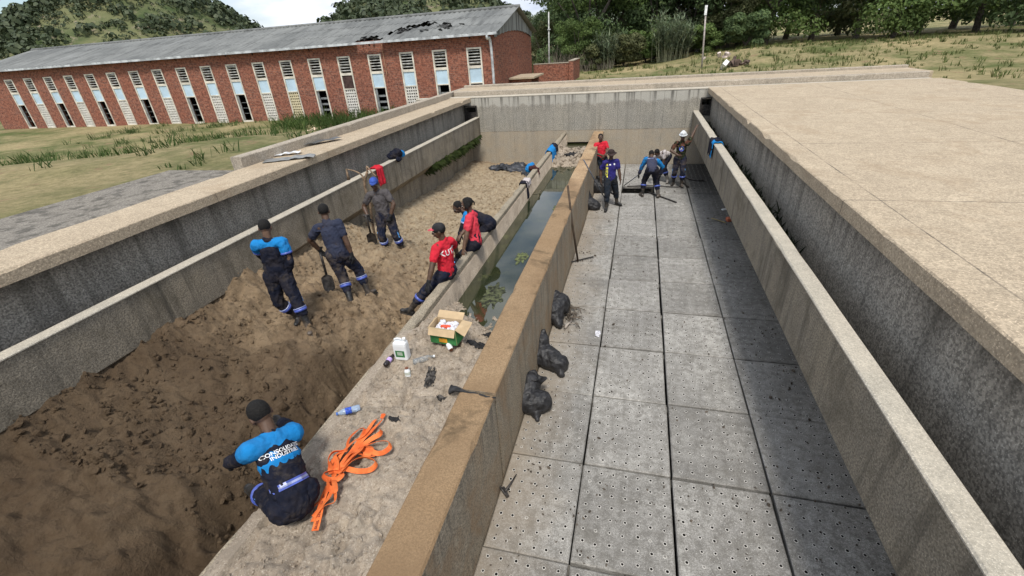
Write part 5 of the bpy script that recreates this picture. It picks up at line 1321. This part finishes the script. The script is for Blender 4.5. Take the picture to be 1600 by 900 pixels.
# twigs next to the far sack
mb = MB(); rnd = random.Random(3); p = at(893, 492, 0)
for i in range(46):
    a = rnd.uniform(0, PI); l_ = rnd.uniform(.04,.15); b = p+V(rnd.gauss(0,.08), rnd.gauss(0,.2), rnd.uniform(.01,.07)); d = V(math.cos(a)*l_, math.sin(a)*l_, rnd.uniform(-.02,.04)); mb.tube([b-d, b+V(0,0,.01), b+d], [.005,.008,.004], 5)
mb.keep = True; tag(mb.build('twig_debris', plain('wet_twig', (.10,.08,.06), .8, var=.5)), kind='stuff')
p = at(886, 510, 0.03); mb = MB(); mb.tube([p+V(-.03,-.06,0), p+V(0,.02,.02), p+V(.06,.16,.02)], [.022,.02,.014], 8); mb.tube([p+V(.0,.06,.02), p+V(.14,.10,.02)], .008, 6); tag(mb.build('broken_branch', plain('bleached_wood', (.33,.29,.25), .8), smooth=True), 'grey broken branch end lying beside the furthest foreground sack', 'branch')
def crumple(name, c, sx_, sy_, h, m, label, cat, seed, rz_=0, n=34, zf=None, group=None, thin=.004, ragged=.3):
    """a crumpled sheet lying on whatever is below"""
    mb = MB(); R3 = Matrix.Rotation(rz_, 3, 'Z'); c = Vector(c); keepf = []
    for j in range(n+1):
        for i in range(n+1):
            u, v_ = 2*i/n-1, 2*j/n-1; q = R3@V(u*sx_, v_*sy_, 0); x_, y_ = c.x+q.x+.25*sx_*fbm(u*2,v_*2,seed), c.y+q.y+.25*sy_*fbm(u*2,v_*2,seed+9)
            r_ = max(abs(u), abs(v_)); zz = (zf(x_, y_) if zf else c.z)+.006+h*(1-r_**2)*max(0, (.5+.9*fbm(u*2.2+seed, v_*2.2, seed, 4)))+h*.30*abs(fbm(u*6, v_*6, seed+3, 3))
            mb.v.append((x_, y_, zz))
    for j in range(n):
        for i in range(n):
            u, v_ = 2*(i+.5)/n-1, 2*(j+.5)/n-1
            if math.hypot(u, v_) > 1.0+ragged*fbm(u*2.5, v_*2.5, seed+5): continue
            mb.f.append((j*(n+1)+i, j*(n+1)+i+1, (j+1)*(n+1)+i+1, (j+1)*(n+1)+i))
    mb.keep = True; o = mb.build(name, m, smooth=True, loc=c); md = o.modifiers.new('s', 'SOLIDIFY'); md.thickness = thin
    return tag(o, label, cat, group)
p = at(800, 262, .12); crumple('tarpaulin', p, .95, .42, .22, m_tarp, 'crumpled grey black tarpaulin on the far sand below the back wall', 'tarpaulin', 4, rz_=-.1, zf=sand_z, n=50)
p = at(832, 268, .2); crumple('tarpaulin', p, .40, .30, .25, m_tarp, 'smaller heap of dark sheeting beside the low wall at the far end', 'tarpaulin', 14, zf=sand_z)
p = at(897, 245, .95); crumple('black_cloth', p, .42, .22, .12, m_rag, 'black wet cloth on the rubble in front of the drain opening', 'cloth', 7, zf=chan_z)
p = at(748, 526, 1.25); crumple('black_cloth', p, .16, .10, .07, m_rag, 'black rag lying against the central wall beside the cardboard box', 'cloth', 5, zf=chan_z)
p = at(768, 505, 1.2); crumple('black_cloth', p, .12, .07, .04, m_rag, 'thin black cloth strip between box and murky water', 'cloth', 25, zf=chan_z)
p = at(672, 588, 1.25); crumple('black_net', p, .055, .15, .035, m_net, 'torn black netting half buried in the gravelly sand', 'netting', 9, rz_=.25, zf=chan_z, ragged=.9)
p = at(690, 612, 1.25); crumple('black_net', p, .06, .04, .02, m_net, 'little scrap of black netting next to the torn netting', 'netting', 19, zf=chan_z, ragged=.9)
p = at(617, 660, 1.25); crumple('black_cloth', p, .06, .025, .02, m_rag, 'small black scrap at the tip of the orange strap', 'cloth', 29, rz_=.1, zf=chan_z)
# cloth squeezed out of the wall joint, thinning along the crack
mb = MB(); n = 30
for i in range(n+1):
    u = i/n; x_ = -1.78+.53*u; big = max(0, 1-u/.38); z_ = 1.277+.016*big+.010*fbm(u*6,1,2)-.10*max(0,(.25-u))*4*max(0,(.25-u))
    for k in range(8):
        a = 2*PI*k/8; r_ = .009+.040*big*(.6+.8*abs(fbm(u*9, k*.7, 3))); mb.v.append((x_, 3.45+math.cos(a)*r_*1.4+.025*fbm(u*3,0,5)-.05*u, z_-.010+math.sin(a)*r_*.8))
for i in range(n):
    for k in range(8): mb.f.append((i*8+k, i*8+(k+1)%8, (i+1)*8+(k+1)%8, (i+1)*8+k))
tag(mb.build('joint_rag', m_rag, smooth=True), 'black rag stuffed in the broken joint of the central wall', 'rag')
def drape(name, wallx0, wallx1, top, y, width, la, lb, m, label, cat, seed, m2=None, split=.5, lift=.012, group='clothes hung on the walls', wob=.03):
    """cloth over a wall running along y: hangs la down the low-x side and lb down the other"""
    mb = MB(); nu, nv = 40, 22; prof = []
    for i in range(nu+1):
        s = i/nu*(la+lb+(wallx1-wallx0)); W = wallx1-wallx0
        if s < la: prof.append((wallx0-lift, top-(la-s), -1))
        elif s < la+W: prof.append((wallx0+(s-la), top+lift, 0))
        else: prof.append((wallx1+lift, top-(s-la-W), 1))
    for i, (px, pz, sd_) in enumerate(prof):
        for j in range(nv+1):
            v_ = 2*j/nv-1; fo = .5+.5*math.sin(v_*8+seed+1.5*fbm(i*.1, v_*2, seed)); hang = abs(pz-top)
            nar = 1-.35*min(1, hang/.5)*abs(fbm(seed, i*.06, 2)); x_ = px+sd_*(wob*fo*(.3+hang*2)+.01); z_ = pz+(wob*fo if sd_ == 0 else 0)+.03*fbm(v_*3, i*.2, seed)+(.05*fbm(v_*2, 0, seed+4) if i in (0, nu) else 0)
            mb.v.append((x_, y+v_*width*.5*nar+.03*fbm(i*.15, v_, seed+2), z_))
    for i in range(nu):
        for j in range(nv): mb.f.append((i*(nv+1)+j, i*(nv+1)+j+1, (i+1)*(nv+1)+j+1, (i+1)*(nv+1)+j))
    mb.keep = True; o = mb.build(name, m, smooth=True); md = o.modifiers.new('s', 'SOLIDIFY'); md.thickness = .012; md.offset = 1
    if m2:
        o.data.materials.append(m2)
        for p_ in o.data.polygons:
            c_ = p_.center
            if (c_.y-y)/width+.3*fbm(c_.x*6, c_.z*6, seed) > split-.5: p_.material_index = 1
    return tag(o, label, cat, group)
yy = atY; 
p = at(607, 262, 1.93); drape('red_cloth', -6.475, -6.285, 1.925, p.y, .34, .12, .42, m_red, 'red shirt hung over the launder wall behind the charcoal tee man', 'cloth', 3)
p = at(626, 246, 1.93); b_ = V(-6.36, p.y, 1.99)
e = empty('jacket_bundle', b_, 'rolled navy and azure jacket on the launder wall beside the red shirt', 'jacket', 'clothes hung on the walls')
bm = bmesh.new(); limb(bm, b_+V(-.06,-.18,.02), b_+V(.04,.02,.05), .10, .13); limb(bm, b_+V(.08,-.10,-.08), b_+V(.08,.0,-.10), .07, .06); skin('jacket_body', bm, m_navyd, e, .012, 1, wr=.03, ws=7)
bm = bmesh.new(); limb(bm, b_+V(.05,.06,.02), b_+V(.07,.20,.0), .10, .09); skin('jacket_sleeve', bm, m_azure, e, .012, 1, wr=.03, ws=7)
p = at(866, 232, 1.25); drape('work_jacket', -2.875, -2.725, 1.25, p.y, 1.05, .45, .55, m_azure, 'azure and navy work jacket hung over the low wall at the far end', 'jacket', 6, m_navyd, .6, lift=.03, wob=.06)
mb = None
p = at(841, 262, 1.25); b_ = V(-2.95, p.y, 1.22); e = empty('jacket_bundle', b_, 'azure and maroon bundle with a glove lying over the low wall', 'jacket', 'clothes hung on the walls')
bm = bmesh.new(); limb(bm, b_+V(-.10,.12,-.04), b_+V(-.04,.2,.04), .10, .10); skin('jacket_body', bm, m_azure, e, .012, 1, wr=.03)
bm = bmesh.new(); limb(bm, b_+V(.0,-.06,.03), b_+V(.12,-.10,.07), .07, .06); limb(bm, b_+V(.20,-.1,.03), b_+V(.25,-.12,-.10), .05, .04); skin('glove', bm, plain('maroon_glove', (.05,.015,.015), .8), e, .010, 1, wr=.015)
p = at(824, 283, 1.25); drape('white_cloth', -2.875, -2.725, 1.25, p.y, .46, .14, .12, m_white, 'white cloth over the low wall beside the murky water', 'cloth', 8)
drape('black_sock', -2.875, -2.725, 1.262, p.y-.20, .20, .22, .40, m_navyd, 'pair of black socks hung next to the white cloth', 'socks', 11)
p = at(1118, 220, 1.93); drape('work_jacket', 1.905, 2.105, 1.925, p.y, .72, .36, .30, m_azure, 'dark jacket with azure sleeve hung over the right launder wall', 'jacket', 9, m_navyd, .12)
# ------------------------------------------------------------------ things on the sand strip
m_card = plain('brown_cardboard', (.50,.37,.22), .8, var=.1, scale=5); m_green = plain('green_print', (.035,.17,.05), .5, var=.2); m_orp = plain('orange_print', (.62,.30,.03), .5)
m_whp = plain('white_plastic', (.74,.76,.76), .35, .5, var=.04); m_bag = plain('clear_plastic_bag', (.70,.70,.74), .25, .6, var=.15, scale=30, bump=.8)
a0, a1 = at(674, 534, 1.25), at(714, 540, 1.25); ex = (a1-a0); W_ = ex.length; ex.normalize(); ey = V(-ex.y, ex.x, 0); D_ = .24; H_ = .225
base = (a0+a1)/2+ey*D_/2; base.z = 1.25
bx = empty('cardboard_box', base, 'open cardboard box with green printed sides on the sand strip', 'box')
def bpt(u, v_, h): return base+ex*u*W_/2+ey*v_*D_/2+Z*h
def quad(mb, *ps):   # a board with thickness
    n_ = (ps[1]-ps[0]).cross(ps[2]-ps[1]).normalized()*.0025; k = len(mb.v); mb.v += [tuple(p+n_) for p in ps]+[tuple(p-n_) for p in ps]
    mb.f += [(k,k+1,k+2,k+3),(k+7,k+6,k+5,k+4)]+[(k+i, k+4+i, k+4+(i+1)%4, k+(i+1)%4) for i in range(4)]
mb = MB()
quad(mb, bpt(-1,-1,0), bpt(1,-1,0), bpt(1,-1,H_), bpt(-1,-1,H_)); quad(mb, bpt(-1,1,0), bpt(1,1,0), bpt(1,1,H_), bpt(-1,1,H_))
quad(mb, bpt(-1,-1,0), bpt(-1,1,0), bpt(-1,1,H_), bpt(-1,-1,H_)); quad(mb, bpt(1,-1,0), bpt(1,1,0), bpt(1,1,H_), bpt(1,-1,H_)); quad(mb, bpt(-1,-1,.004), bpt(1,-1,.004), bpt(1,1,.004), bpt(-1,1,.004))
mb.keep = True; mb.build('box_body', m_card, bx)
mb = MB(); quad(mb, bpt(-1,-1.03,.0), bpt(1,-1.03,.0), bpt(1,-1.03,H_-.004), bpt(-1,-1.03,H_-.004)); quad(mb, bpt(1.025,-1,0), bpt(1.025,1,0), bpt(1.025,1,H_-.004), bpt(1.025,-1,H_-.004)); mb.keep = True; mb.build('printed_side', m_green, bx)
for q in ([bpt(-1,-1,H_), bpt(1,-1,H_), bpt(1,-1,H_)-ey*.05-Z*.085, bpt(-1,-1,H_)-ey*.05-Z*.085], [bpt(1,-1,H_), bpt(1,1,H_), bpt(1,1,H_)+ex*.13-Z*.02, bpt(1,-1,H_)+ex*.11-Z*.09+ey*.02], [bpt(-1,1,H_), bpt(1,1,H_), bpt(1,1,H_)+ey*.08+Z*.06, bpt(-1,1,H_)+ey*.08+Z*.06], [bpt(-1,-1,H_), bpt(-1,1,H_), bpt(-1,1,H_)-ex*.04-Z*.02, bpt(-1,-1,H_)-ex*.03-Z*.03]):
    mb = MB(); quad(mb, *q); mb.keep = True; mb.build('flap', m_card, bx)
mb = MB(); mb.obox(bpt(.0,-1.07,.055), ex*.055, ey*.002, Z*.03); mb.build('print', m_orp, bx)
bm = bmesh.new(); rnd = random.Random(4)
for i in range(14): limb(bm, bpt(rnd.uniform(-.75,.75), rnd.uniform(-.7,.75), .13), bpt(rnd.uniform(-.8,.75), rnd.uniform(-.7,.75), .185), .035, .035)
pb = skin('plastic_wrap', bm, m_bag, bx, .008, 1, wr=.02, ws=16)
bm = bmesh.new(); limb(bm, bpt(-.1,-.5,.215), bpt(.4,-.45,.22), .024, .022); skin('red_packet', bm, plain('red_packet', (.65,.09,.04), .5), bx, .006, 1, wr=.008, ws=20)
# jerrycan
jb = at(630, 558, 1.25); jb.z = chan_z(jb.x, jb.y)+.01
jr = empty('jerrycan', jb, 'white jerrycan with green label standing on the edge of the sand strip', 'jerrycan'); jx = V(1,.05,0).normalized(); jy = V(-.05,1,0)
mb = MB(); Wj, Dj, Hj = .085, .055, .25; n = 9
prof = [(0,.86),(.012,1),(.10,1),(.20,.99),(.232,.93),(.25,.70)]
def rr(u, k_): return [(sx*(Wj*k_-.02)+.02*math.cos(a), sy*(Dj*k_-.02)+.02*math.sin(a)) for sx, sy, a0_ in ((1,1,0),(-1,1,PI/2),(-1,-1,PI),(1,-1,3*PI/2)) for a in (a0_, a0_+PI/4, a0_+PI/2)]
for h, k_ in prof:
    for x_, y_ in rr(0, k_): mb.v.append(tuple(jb+jx*x_+jy*y_+Z*h))
for i in range(len(prof)-1):
    for k in range(12): mb.f.append((i*12+k, i*12+(k+1)%12, (i+1)*12+(k+1)%12, (i+1)*12+k))
mb.f.append(tuple(range(12))[::-1]); mb.f.append(tuple(60+k for k in range(12))); mb.build('can_body', m_whp, jr)
mb = MB(); mb.tube([jb+jx*(-.065)+Z*.235, jb+jx*(-.062)+Z*.272, jb+jx*(-.03)+Z*.282, jb+jx*.012+Z*.28, jb+jx*.022+Z*.245], .011, 8); mb.build('handle', m_whp, jr, smooth=True)
mb = MB(); mb.lathe([(.016,0),(.016,.03),(.021,.03),(.021,.052),(.018,.055)], 16, Matrix.Translation(jb+jx*.058+Z*.24)); mb.build('screw_cap', m_whp, jr, smooth=False)
mb = MB(); mb.obox(jb-jy*(Dj+.001)+Z*.095, jx*.057, jy*.0012, Z*.045); lb = mb.build('label', m_green, jr)
mb = MB(); mb.obox(jb-jy*(Dj+.0032)+Z*.10, jx*.034, jy*.0008, Z*.024); mb.build('label_print', plain('pale_label_print', (.45,.56,.44), .5), jr)
def bottle(p0, p1, r_, label, body, cap, lab=None, cat='bottle', shoulder=.68, neck=.4, group='bottles on the sand strip', clear=False):
    p0, p1 = Vector(p0), Vector(p1); ax = (p1-p0); Ln = ax.length; q = ax.normalized().to_track_quat('Z', 'Y').to_matrix().to_4x4(); M4 = Matrix.Translation(p0)@q
    e = empty('bottle', p0, label, cat, group)
    MB().lathe([(r_*.7,0),(r_,.01),(r_,Ln*.30),(r_*.94,Ln*.34),(r_,Ln*.38),(r_,Ln*shoulder),(r_*.75,Ln*(shoulder+.12)),(r_*neck,Ln*.90),(r_*neck,Ln*.93)], 18, M4).build('bottle_body', body, e, smooth=True)
    MB().lathe([(r_*neck*1.15,Ln*.93),(r_*neck*1.15,Ln)], 14, M4).build('bottle_cap', cap, e)
    if lab: MB().lathe([(r_*1.02,Ln*.36),(r_*1.02,Ln*.62)], 18, M4).build('label', lab, e, smooth=False)
    return e
def onsand(px, py, h): q = at(px, py, 1.25); q.z = chan_z(q.x, q.y)+h; return q
m_cola = plain('dark_cola_bottle', (.018,.012,.012), .15, .6); m_lil = plain('lilac_label', (.42,.30,.58), .5); m_brcap = plain('brown_cap', (.16,.06,.03), .5)
t = Mt('clear_bottle_plastic'); t.color((.62,.65,.66)).rough(.08, .6); t.b.inputs['Transmission Weight'].default_value = .75; t.b.inputs['IOR'].default_value = 1.2; m_clear = t.m
t = Mt('pale_blue_plastic'); t.color((.50,.62,.78)).rough(.12, .6); t.b.inputs['Transmission Weight'].default_value = .5; t.b.inputs['IOR'].default_value = 1.25; m_pblue = t.m
m_bluelab = plain('royal_blue_label', (.03,.08,.42), .45, var=.4, scale=60)
q0, q1 = onsand(602, 574, .036), onsand(617, 556, .036); bottle(q0, q0+(q1-q0).normalized()*.20, .031, 'dark bottle with lilac label at the edge beside the jerrycan', m_cola, m_cola, m_lil)
q0 = onsand(637, 584, -.004); bottle(q0, q0+V(-.006,.012,.125), .034, 'small white bottle with brown cap standing below the jerrycan', m_whp, m_brcap, plain('pale_label', (.55,.58,.5), .5), neck=.55)
q0, q1 = onsand(646, 567, .038), onsand(680, 553, .038); bottle(q0, q0+(q1-q0).normalized()*.27, .037, 'empty clear plastic bottle lying between jerrycan and box', m_clear, m_whp, None)
q0, q1 = onsand(700, 537, .034), onsand(708, 548, .034); bottle(q0, q0+(q1-q0).normalized()*.11, .033, 'little white tub lying in front of the cardboard box', m_whp, m_brcap, None, shoulder=.75, neck=.7)
q0, q1 = onsand(564, 641, .036), onsand(522, 655, .036); bottle(q0, q0+(q1-q0).normalized()*.235, .034, 'plastic water bottle with royal blue label near the orange strap', m_pblue, plain('blue_cap_plastic', (.05,.15,.5), .4), m_bluelab)
# ------------------------------------------------------------------ orange ratchet strap
t = Mt('orange_webbing'); t.color(t.mix(t.noise(9, 4), (.62,.115,.028), (.80,.20,.055))).rough(.75, .2); t.bump(t.noise(220, 2, lo=.3, hi=.7), .4, .002); m_orange = t.m
m_print = plain('faded_black_print', (.22,.045,.02), .8)
strap = empty('ratchet_strap', onsand(520, 767, 0), 'knotted bundle of orange webbing strap on the pale sand', 'strap')
def Zp(x_, y_): return at(436+x_/4.5, 640+y_/4.5, 1.262)
def ribbon(pts, hs, roll, w_=.046, name='webbing_loop'):
    P_ = []
    for (x_, y_), h in zip(pts, hs):
        q = Zp(x_, y_); q.z = max(1.24, chan_z(q.x, q.y))+.010+h; P_.append(q)
    P_ = spline(P_, 9); n = len(P_); mb = MB()
    for i, p in enumerate(P_):
        t_ = (P_[min(i+1, n-1)]-P_[max(i-1, 0)]).normalized(); f = i/(n-1)*(len(roll)-1); k = min(int(f), len(roll)-2); a = roll[k]+(roll[k+1]-roll[k])*(f-k)
        s_ = t_.cross(Z).normalized(); u_ = s_.cross(t_); wv = s_*math.cos(a)+u_*math.sin(a); nn = t_.cross(wv)*.0016; lift = Z*abs(math.sin(a))*w_*.5
        mb.v += [tuple(p+lift-wv*w_/2+nn), tuple(p+lift+wv*w_/2+nn), tuple(p+lift+wv*w_/2-nn), tuple(p+lift-wv*w_/2-nn)]
    for i in range(n-1):
        for j in range(4): mb.f.append((4*i+j, 4*i+(j+1)%4, 4*i+4+(j+1)%4, 4*i+4+j))
    mb.f += [(0,1,2,3), (4*n-1,4*n-2,4*n-3,4*n-4)]
    return mb.build(name, m_orange, strap, smooth=False)
ribbon([(250,845),(275,770),(310,650),(345,585),(385,545)], [0,.012,.03,.045,.05], [0,.1,.2,.1], .055)
ribbon([(235,785),(270,730),(330,690),(395,665),(400,600),(370,555)], [0,.01,.02,.02,.03,.05], [.3,.6,1.0,.9,.3])
ribbon([(190,725),(250,680),(320,620),(350,560)], [0,.01,.02,.05], [.7,.5,.2])
ribbon([(245,760),(300,700),(350,650),(385,600)], [.02,.03,.04,.06], [.1,.6,.3])
ribbon([(330,500),(385,475),(450,480),(415,525),(350,520),(325,495),(380,468),(455,470)], [.03,.05,.05,.06,.05,.05,.06,.06], [.9,.5,.9,1.2])
ribbon([(365,560),(400,545),(405,600),(365,590),(360,545)], [.06,.08,.06,.07,.08], [1.1,.6,1.1], .05)
ribbon([(400,500),(375,430),(350,375),(390,325),(470,295),(500,220),(560,160),(610,158),(590,210),(520,310),(455,400),(425,470)], [.05,.03,.02,.03,.02,.03,.03,.03,.03,.03,.04,.05], [.4,1.3,1.0,.5,1.2,.4,.3])
ribbon([(430,480),(480,380),(540,300),(640,225),(715,160),(715,190),(640,235),(560,300),(470,400),(420,480)], [.06,.04,.02,.015,.02,.03,.04,.04,.05,.06], [.2,.1,.3,1.2,.3,.2,.4])
ribbon([(450,470),(530,330),(590,230),(650,170),(720,120),(748,80),(722,72)], [.06,.05,.04,.03,.03,.02,.0], [.3,.1,.2,.9,.5])
ribbon([(440,470),(520,370),(600,290),(700,243),(770,240),(785,275),(740,310),(690,325),(640,300),(590,300)], [.07,.06,.05,.03,.02,.02,.02,.02,.03,.04], [.2,.3,.8,1.2,.5,.3,.4])
ribbon([(430,490),(520,400),(600,362),(670,375),(690,405),(650,445),(560,450),(470,440),(400,475)], [.08,.06,.04,.03,.02,.02,.03,.05,.07], [.3,.9,1.3,1.2,.4,.3,.5])
ribbon([(425,460),(500,350),(550,330),(620,350),(680,345)], [.07,.07,.05,.04,.03], [.2,.4,.8,.6])
ribbon([(400,460),(410,390),(440,340),(520,260),(600,200),(660,130),(685,100)], [.05,.03,.04,.05,.04,.03,.01], [.5,.2,.6,.3,.5])
ribbon([(430,470),(420,400),(400,350),(440,320),(490,310)], [.06,.05,.04,.04,.05], [1.0,.6,.3])
ribbon([(460,450),(520,380),(580,330),(610,290),(655,290),(640,330),(600,345)], [.08,.08,.07,.06,.04,.04,.05], [.4,.7,.5])
ribbon([(380,470),(365,430),(372,380),(400,350),(410,390),(400,450)], [.05,.03,.02,.02,.03,.05], [.3,.2,.5])
def ribbon_print(pts, hs, n_, w_=.03):
    mb = MB(); P_ = []
    for (x_, y_), h in zip(pts, hs): q = Zp(x_, y_); q.z = max(1.24, chan_z(q.x, q.y))+.0165+h; P_.append(q)
    P_ = spline(P_, 9); 
    for k in range(n_):
        i = int((k+.5)/n_*(len(P_)-1)); t_ = (P_[min(i+1,len(P_)-1)]-P_[max(0,i-1)]).normalized(); s_ = t_.cross(Z).normalized()
        if k%4 == 3: continue
        mb.obox(P_[i], t_*.0035, s_*w_*.33, Z*.0006); mb.obox(P_[i]+t_*.007+s_*.006, t_*.0035, s_*.003, Z*.0006)
    mb.build('print', m_print, strap)
ribbon_print([(254,835),(277,770),(310,652),(340,592)], [.004,.014,.032,.045], 22)
# ------------------------------------------------------------------ tools
m_wood = plain('weathered_handle', (.20,.14,.09), .8, var=.35, scale=18); m_steel = plain('dark_steel', (.05,.045,.042), .55, .5, var=.5, scale=14, metal=.4); m_rod = plain('grey_rod', (.10,.11,.13), .45, .5)
def shovel(top, tip, label, m_h=None):
    top, tip = Vector(top), Vector(tip); d = (tip-top).normalized(); e = empty('shovel', tip, label, 'shovel', 'shovels in the sand basin'); nk = tip-d*.30
    MB().tube([top, nk], [.021,.021], 8).build('handle', m_h or m_steel, e, smooth=True); sd_ = d.cross(V(.4,-1,0)).normalized(); nn = sd_.cross(d); mb = MB(); n = 8
    for j in range(n+1):
        f = j/n; w_ = .095*min(1, f*5+.3)*(1 if f < .7 else math.sqrt(max(0, 1-((f-.7)/.3)**2))*.9+.1)
        for i in range(7): u = i/3-1; mb.v.append(tuple(nk+d*.30*f+sd_*u*w_+nn*.03*(u*u)))
    for j in range(n):
        for i in range(6): mb.f.append((j*7+i, j*7+i+1, (j+1)*7+i+1, (j+1)*7+i))
    mb.keep = True; o = mb.build('blade', m_steel, e); md = o.modifiers.new('s', 'SOLIDIFY'); md.thickness = .005
    mb = MB(); g0 = top; mb.tube([g0-sd_*.06, g0+sd_*.06], .014, 8); mb.tube([g0-sd_*.055, g0+d*.09], .010, 6); mb.tube([g0+sd_*.055, g0+d*.09], .010, 6); mb.build('grip', m_h or m_steel, e); return e
wr_ = navyman['arms'][0][2]; tp = at(521, 468, .80); shovel(wr_+V(-.03,.02,.04), V(tp.x, tp.y, sand_z(tp.x, tp.y)-.03), 'black shovel under the left hand of the slate navy tee man')
wr_ = greyman['arms'][1][2]; tp = at(588, 400, .62); shovel(wr_+V(-.02,-.04,.06), V(tp.x, tp.y, sand_z(tp.x, tp.y)-.06), 'dark shovel pushed in the sand by the charcoal tee man')
# forked branch standing behind him
f0 = V(tp.x-.10, tp.y+.30, .5); e = empty('forked_branch', f0, 'tall forked dry branch standing behind the charcoal tee man', 'branch')
Yb = f0.y
A_ = atY(578, 318, Yb); B_ = atY(570, 290, Yb); 
MB().tube(spline([f0, atY(584, 360, Yb), A_, B_, atY(574, 268, Yb)], 5), [.028]*21, 8).build('stem', m_wood, e, smooth=True)
MB().tube(spline([B_, atY(566, 275, Yb), atY(556, 268, Yb), atY(545, 265, Yb), atY(541, 264, Yb)], 5), [.02-.0006*i for i in range(21)], 7).build('limb', m_wood, e, smooth=True)
MB().tube([atY(545, 281, Yb), atY(541, 264, Yb)], [.035,.014], 7).build('stub', m_wood, e, smooth=True)
MB().tube(spline([atY(574, 268, Yb), atY(573, 260, Yb), atY(580, 268, Yb), atY(588, 276, Yb)], 4), .016, 7).build('limb', m_wood, e, smooth=True)
# rake leaning on the central wall
rb = at(903, 408, .03); rt = V(-1.235, 9.9, 1.95)
rt = Vector((-1.24, 0, 0)); d_ = ray(887, 290); tt = rt.x/d_.x if abs(d_.x) > .001 else 1
rt = at(887, 290, 2.15); rt = rb+(rt-rb)*1.0
rt = at(887, 290, 1.8)
e = empty('rake', rb, 'long handled rake leaning on the central wall with its head on the slabs', 'rake')
MB().tube([rb, rb.lerp(rt,.5)+V(-.01,0,-.01), rt], .023, 8).build('handle', plain('grimy_dark_handle', (.07,.05,.035), .8), e, smooth=True)
mb = MB(); h0, h1 = at(884, 411, .03), at(927, 401, .03); mb.tube([h0, h1], .014, 6)
for k in range(11): q = h0.lerp(h1, (k+.5)/11); mb.tube([q, q+V(.03,-.02,-.025)], .004, 5)
mb.build('head', m_steel, e)
def bar(name, pts, r_, label, cat, m=m_steel, grp=None, n=8):
    mb = MB(); ps = spline(pts, 5) if len(pts) > 2 else pts; mb.tube(ps, r_, n); return tag(mb.build(name, m, smooth=True), label, cat, grp)
bar('steel_rod', [at(912, 250, 1.6), at(951, 321, .03)], .017, 'thin dark rod leaning from the wall top behind the hat man', 'rod', m_rod)
q = at(948, 297, .35); bar('crowbar', [at(940, 288, .42), q, at(962, 305, .28)], .03, 'thick dark pipe held beside the hat man', 'pipe', m_steel)
bar('steel_rod', [at(975, 290, .02), bendman['arms'][0][2]+V(.0,0,-.02)], .015, 'long rod in the left hand of the bending man', 'rod', m_rod)
bar('crowbar', [at(1012, 300, .02), at(1035, 308, .03), at(1057, 316, .03)], .022, 'dark crowbar lying on the slabs right of the pit', 'crowbar')
bar('crowbar', [at(980, 291, .03), at(1020, 290, .03), at(1055, 292, .03), at(1063, 290, .05), at(1066, 284, .08)], .017, 'long hooked lifting bar behind the open pit', 'crowbar')
bar('hook_bar', [at(1066, 284, .04), at(1072, 288, .04), at(1076, 292, .03)], .026, 'short dark hook beside the boots of the helmeted man', 'hook')
bar('hose', [at(1070, 276, .03), at(1080, 280, .03), at(1092, 282, .03), at(1098, 281, .03)], .03, 'piece of dark hose in the black sludge', 'hose')
e = empty('pickaxe', at(790, 770, 0), 'small rusty pick tool lying against the foot of the central wall', 'pickaxe')
MB().tube([at(773, 750, .04), at(790, 773, .025)], [.010,.016], 8).build('handle', m_steel, e, smooth=True)
MB().tube([at(807, 741, .02), at(797, 757, .035), at(789, 768, .035)], [.006,.013,.018], 8).build('prong', m_steel, e, smooth=True)
mb = MB(); mb.tube([at(786, 762, .02), at(793, 776, .02)], .022, 8); mb.build('socket', m_steel, e)
p = at(1141, 346, 0); mb = MB(); mb.obox(p+V(0,.03,.055), V(.10,.04,0), V(-.02,.05,.01), V(0,.0,.045)); tag(mb.build('clay_brick', plain('orange_clay', (.48,.15,.08), .8, var=.25), bevel=.012), 'orange clay brick lying at the foot of the right launder wall', 'brick')
p = at(1133, 328, 0); mb = MB(); mb.obox(p+V(0,0,.02), V(.09,.05,0), V(-.02,.03,0), V(0,0,.015)); tag(mb.build('plastic_scrap', m_whp, bevel=.005), 'pale plastic scrap on the slabs beyond the orange brick', 'scrap')
bar('stick', [at(1112, 341, .02), at(1122, 344, .03), at(1134, 348, .02)], .014, 'yellowish crooked stick beside the orange brick', 'stick', plain('yellow_stick', (.30,.24,.12)))
# stop plates inside the launder outlets
for x0, x1, lab in ((-6.90, -6.39, 'black stop gate in the left launder outlet of the back wall'), (2.15, 2.49, 'dark stop gate in the right launder outlet of the back wall')):
    e = empty('stop_gate', ((x0+x1)/2, YB+.1, 1.75), lab, 'gate'); mb = MB(); mb.box((x0, YB+.10, 1.73), (x1, YB+.12, 2.1)); mb.build('plate', m_steel, e)
    mb = MB(); mb.box((x0-.02, YB-.03, 1.75), (x0+.02, YB+.09, 2.33)); mb.box((x1-.02, YB-.03, 1.75), (x1+.02, YB+.09, 2.33)); mb.box((x0-.02, YB-.03, 2.33), (x1+.02, YB+.09, 2.36)); mb.build('guide_frame', m_steel, e)
# grey crumpled paper patch on the slabs and dark stain lumps
p = at(934, 522, 0); crumple('crumpled_plastic', p, .05, .10, .035, m_bag, 'crumpled grey plastic on the slab joint beyond the middle sack', 'plastic', 41, n=16)
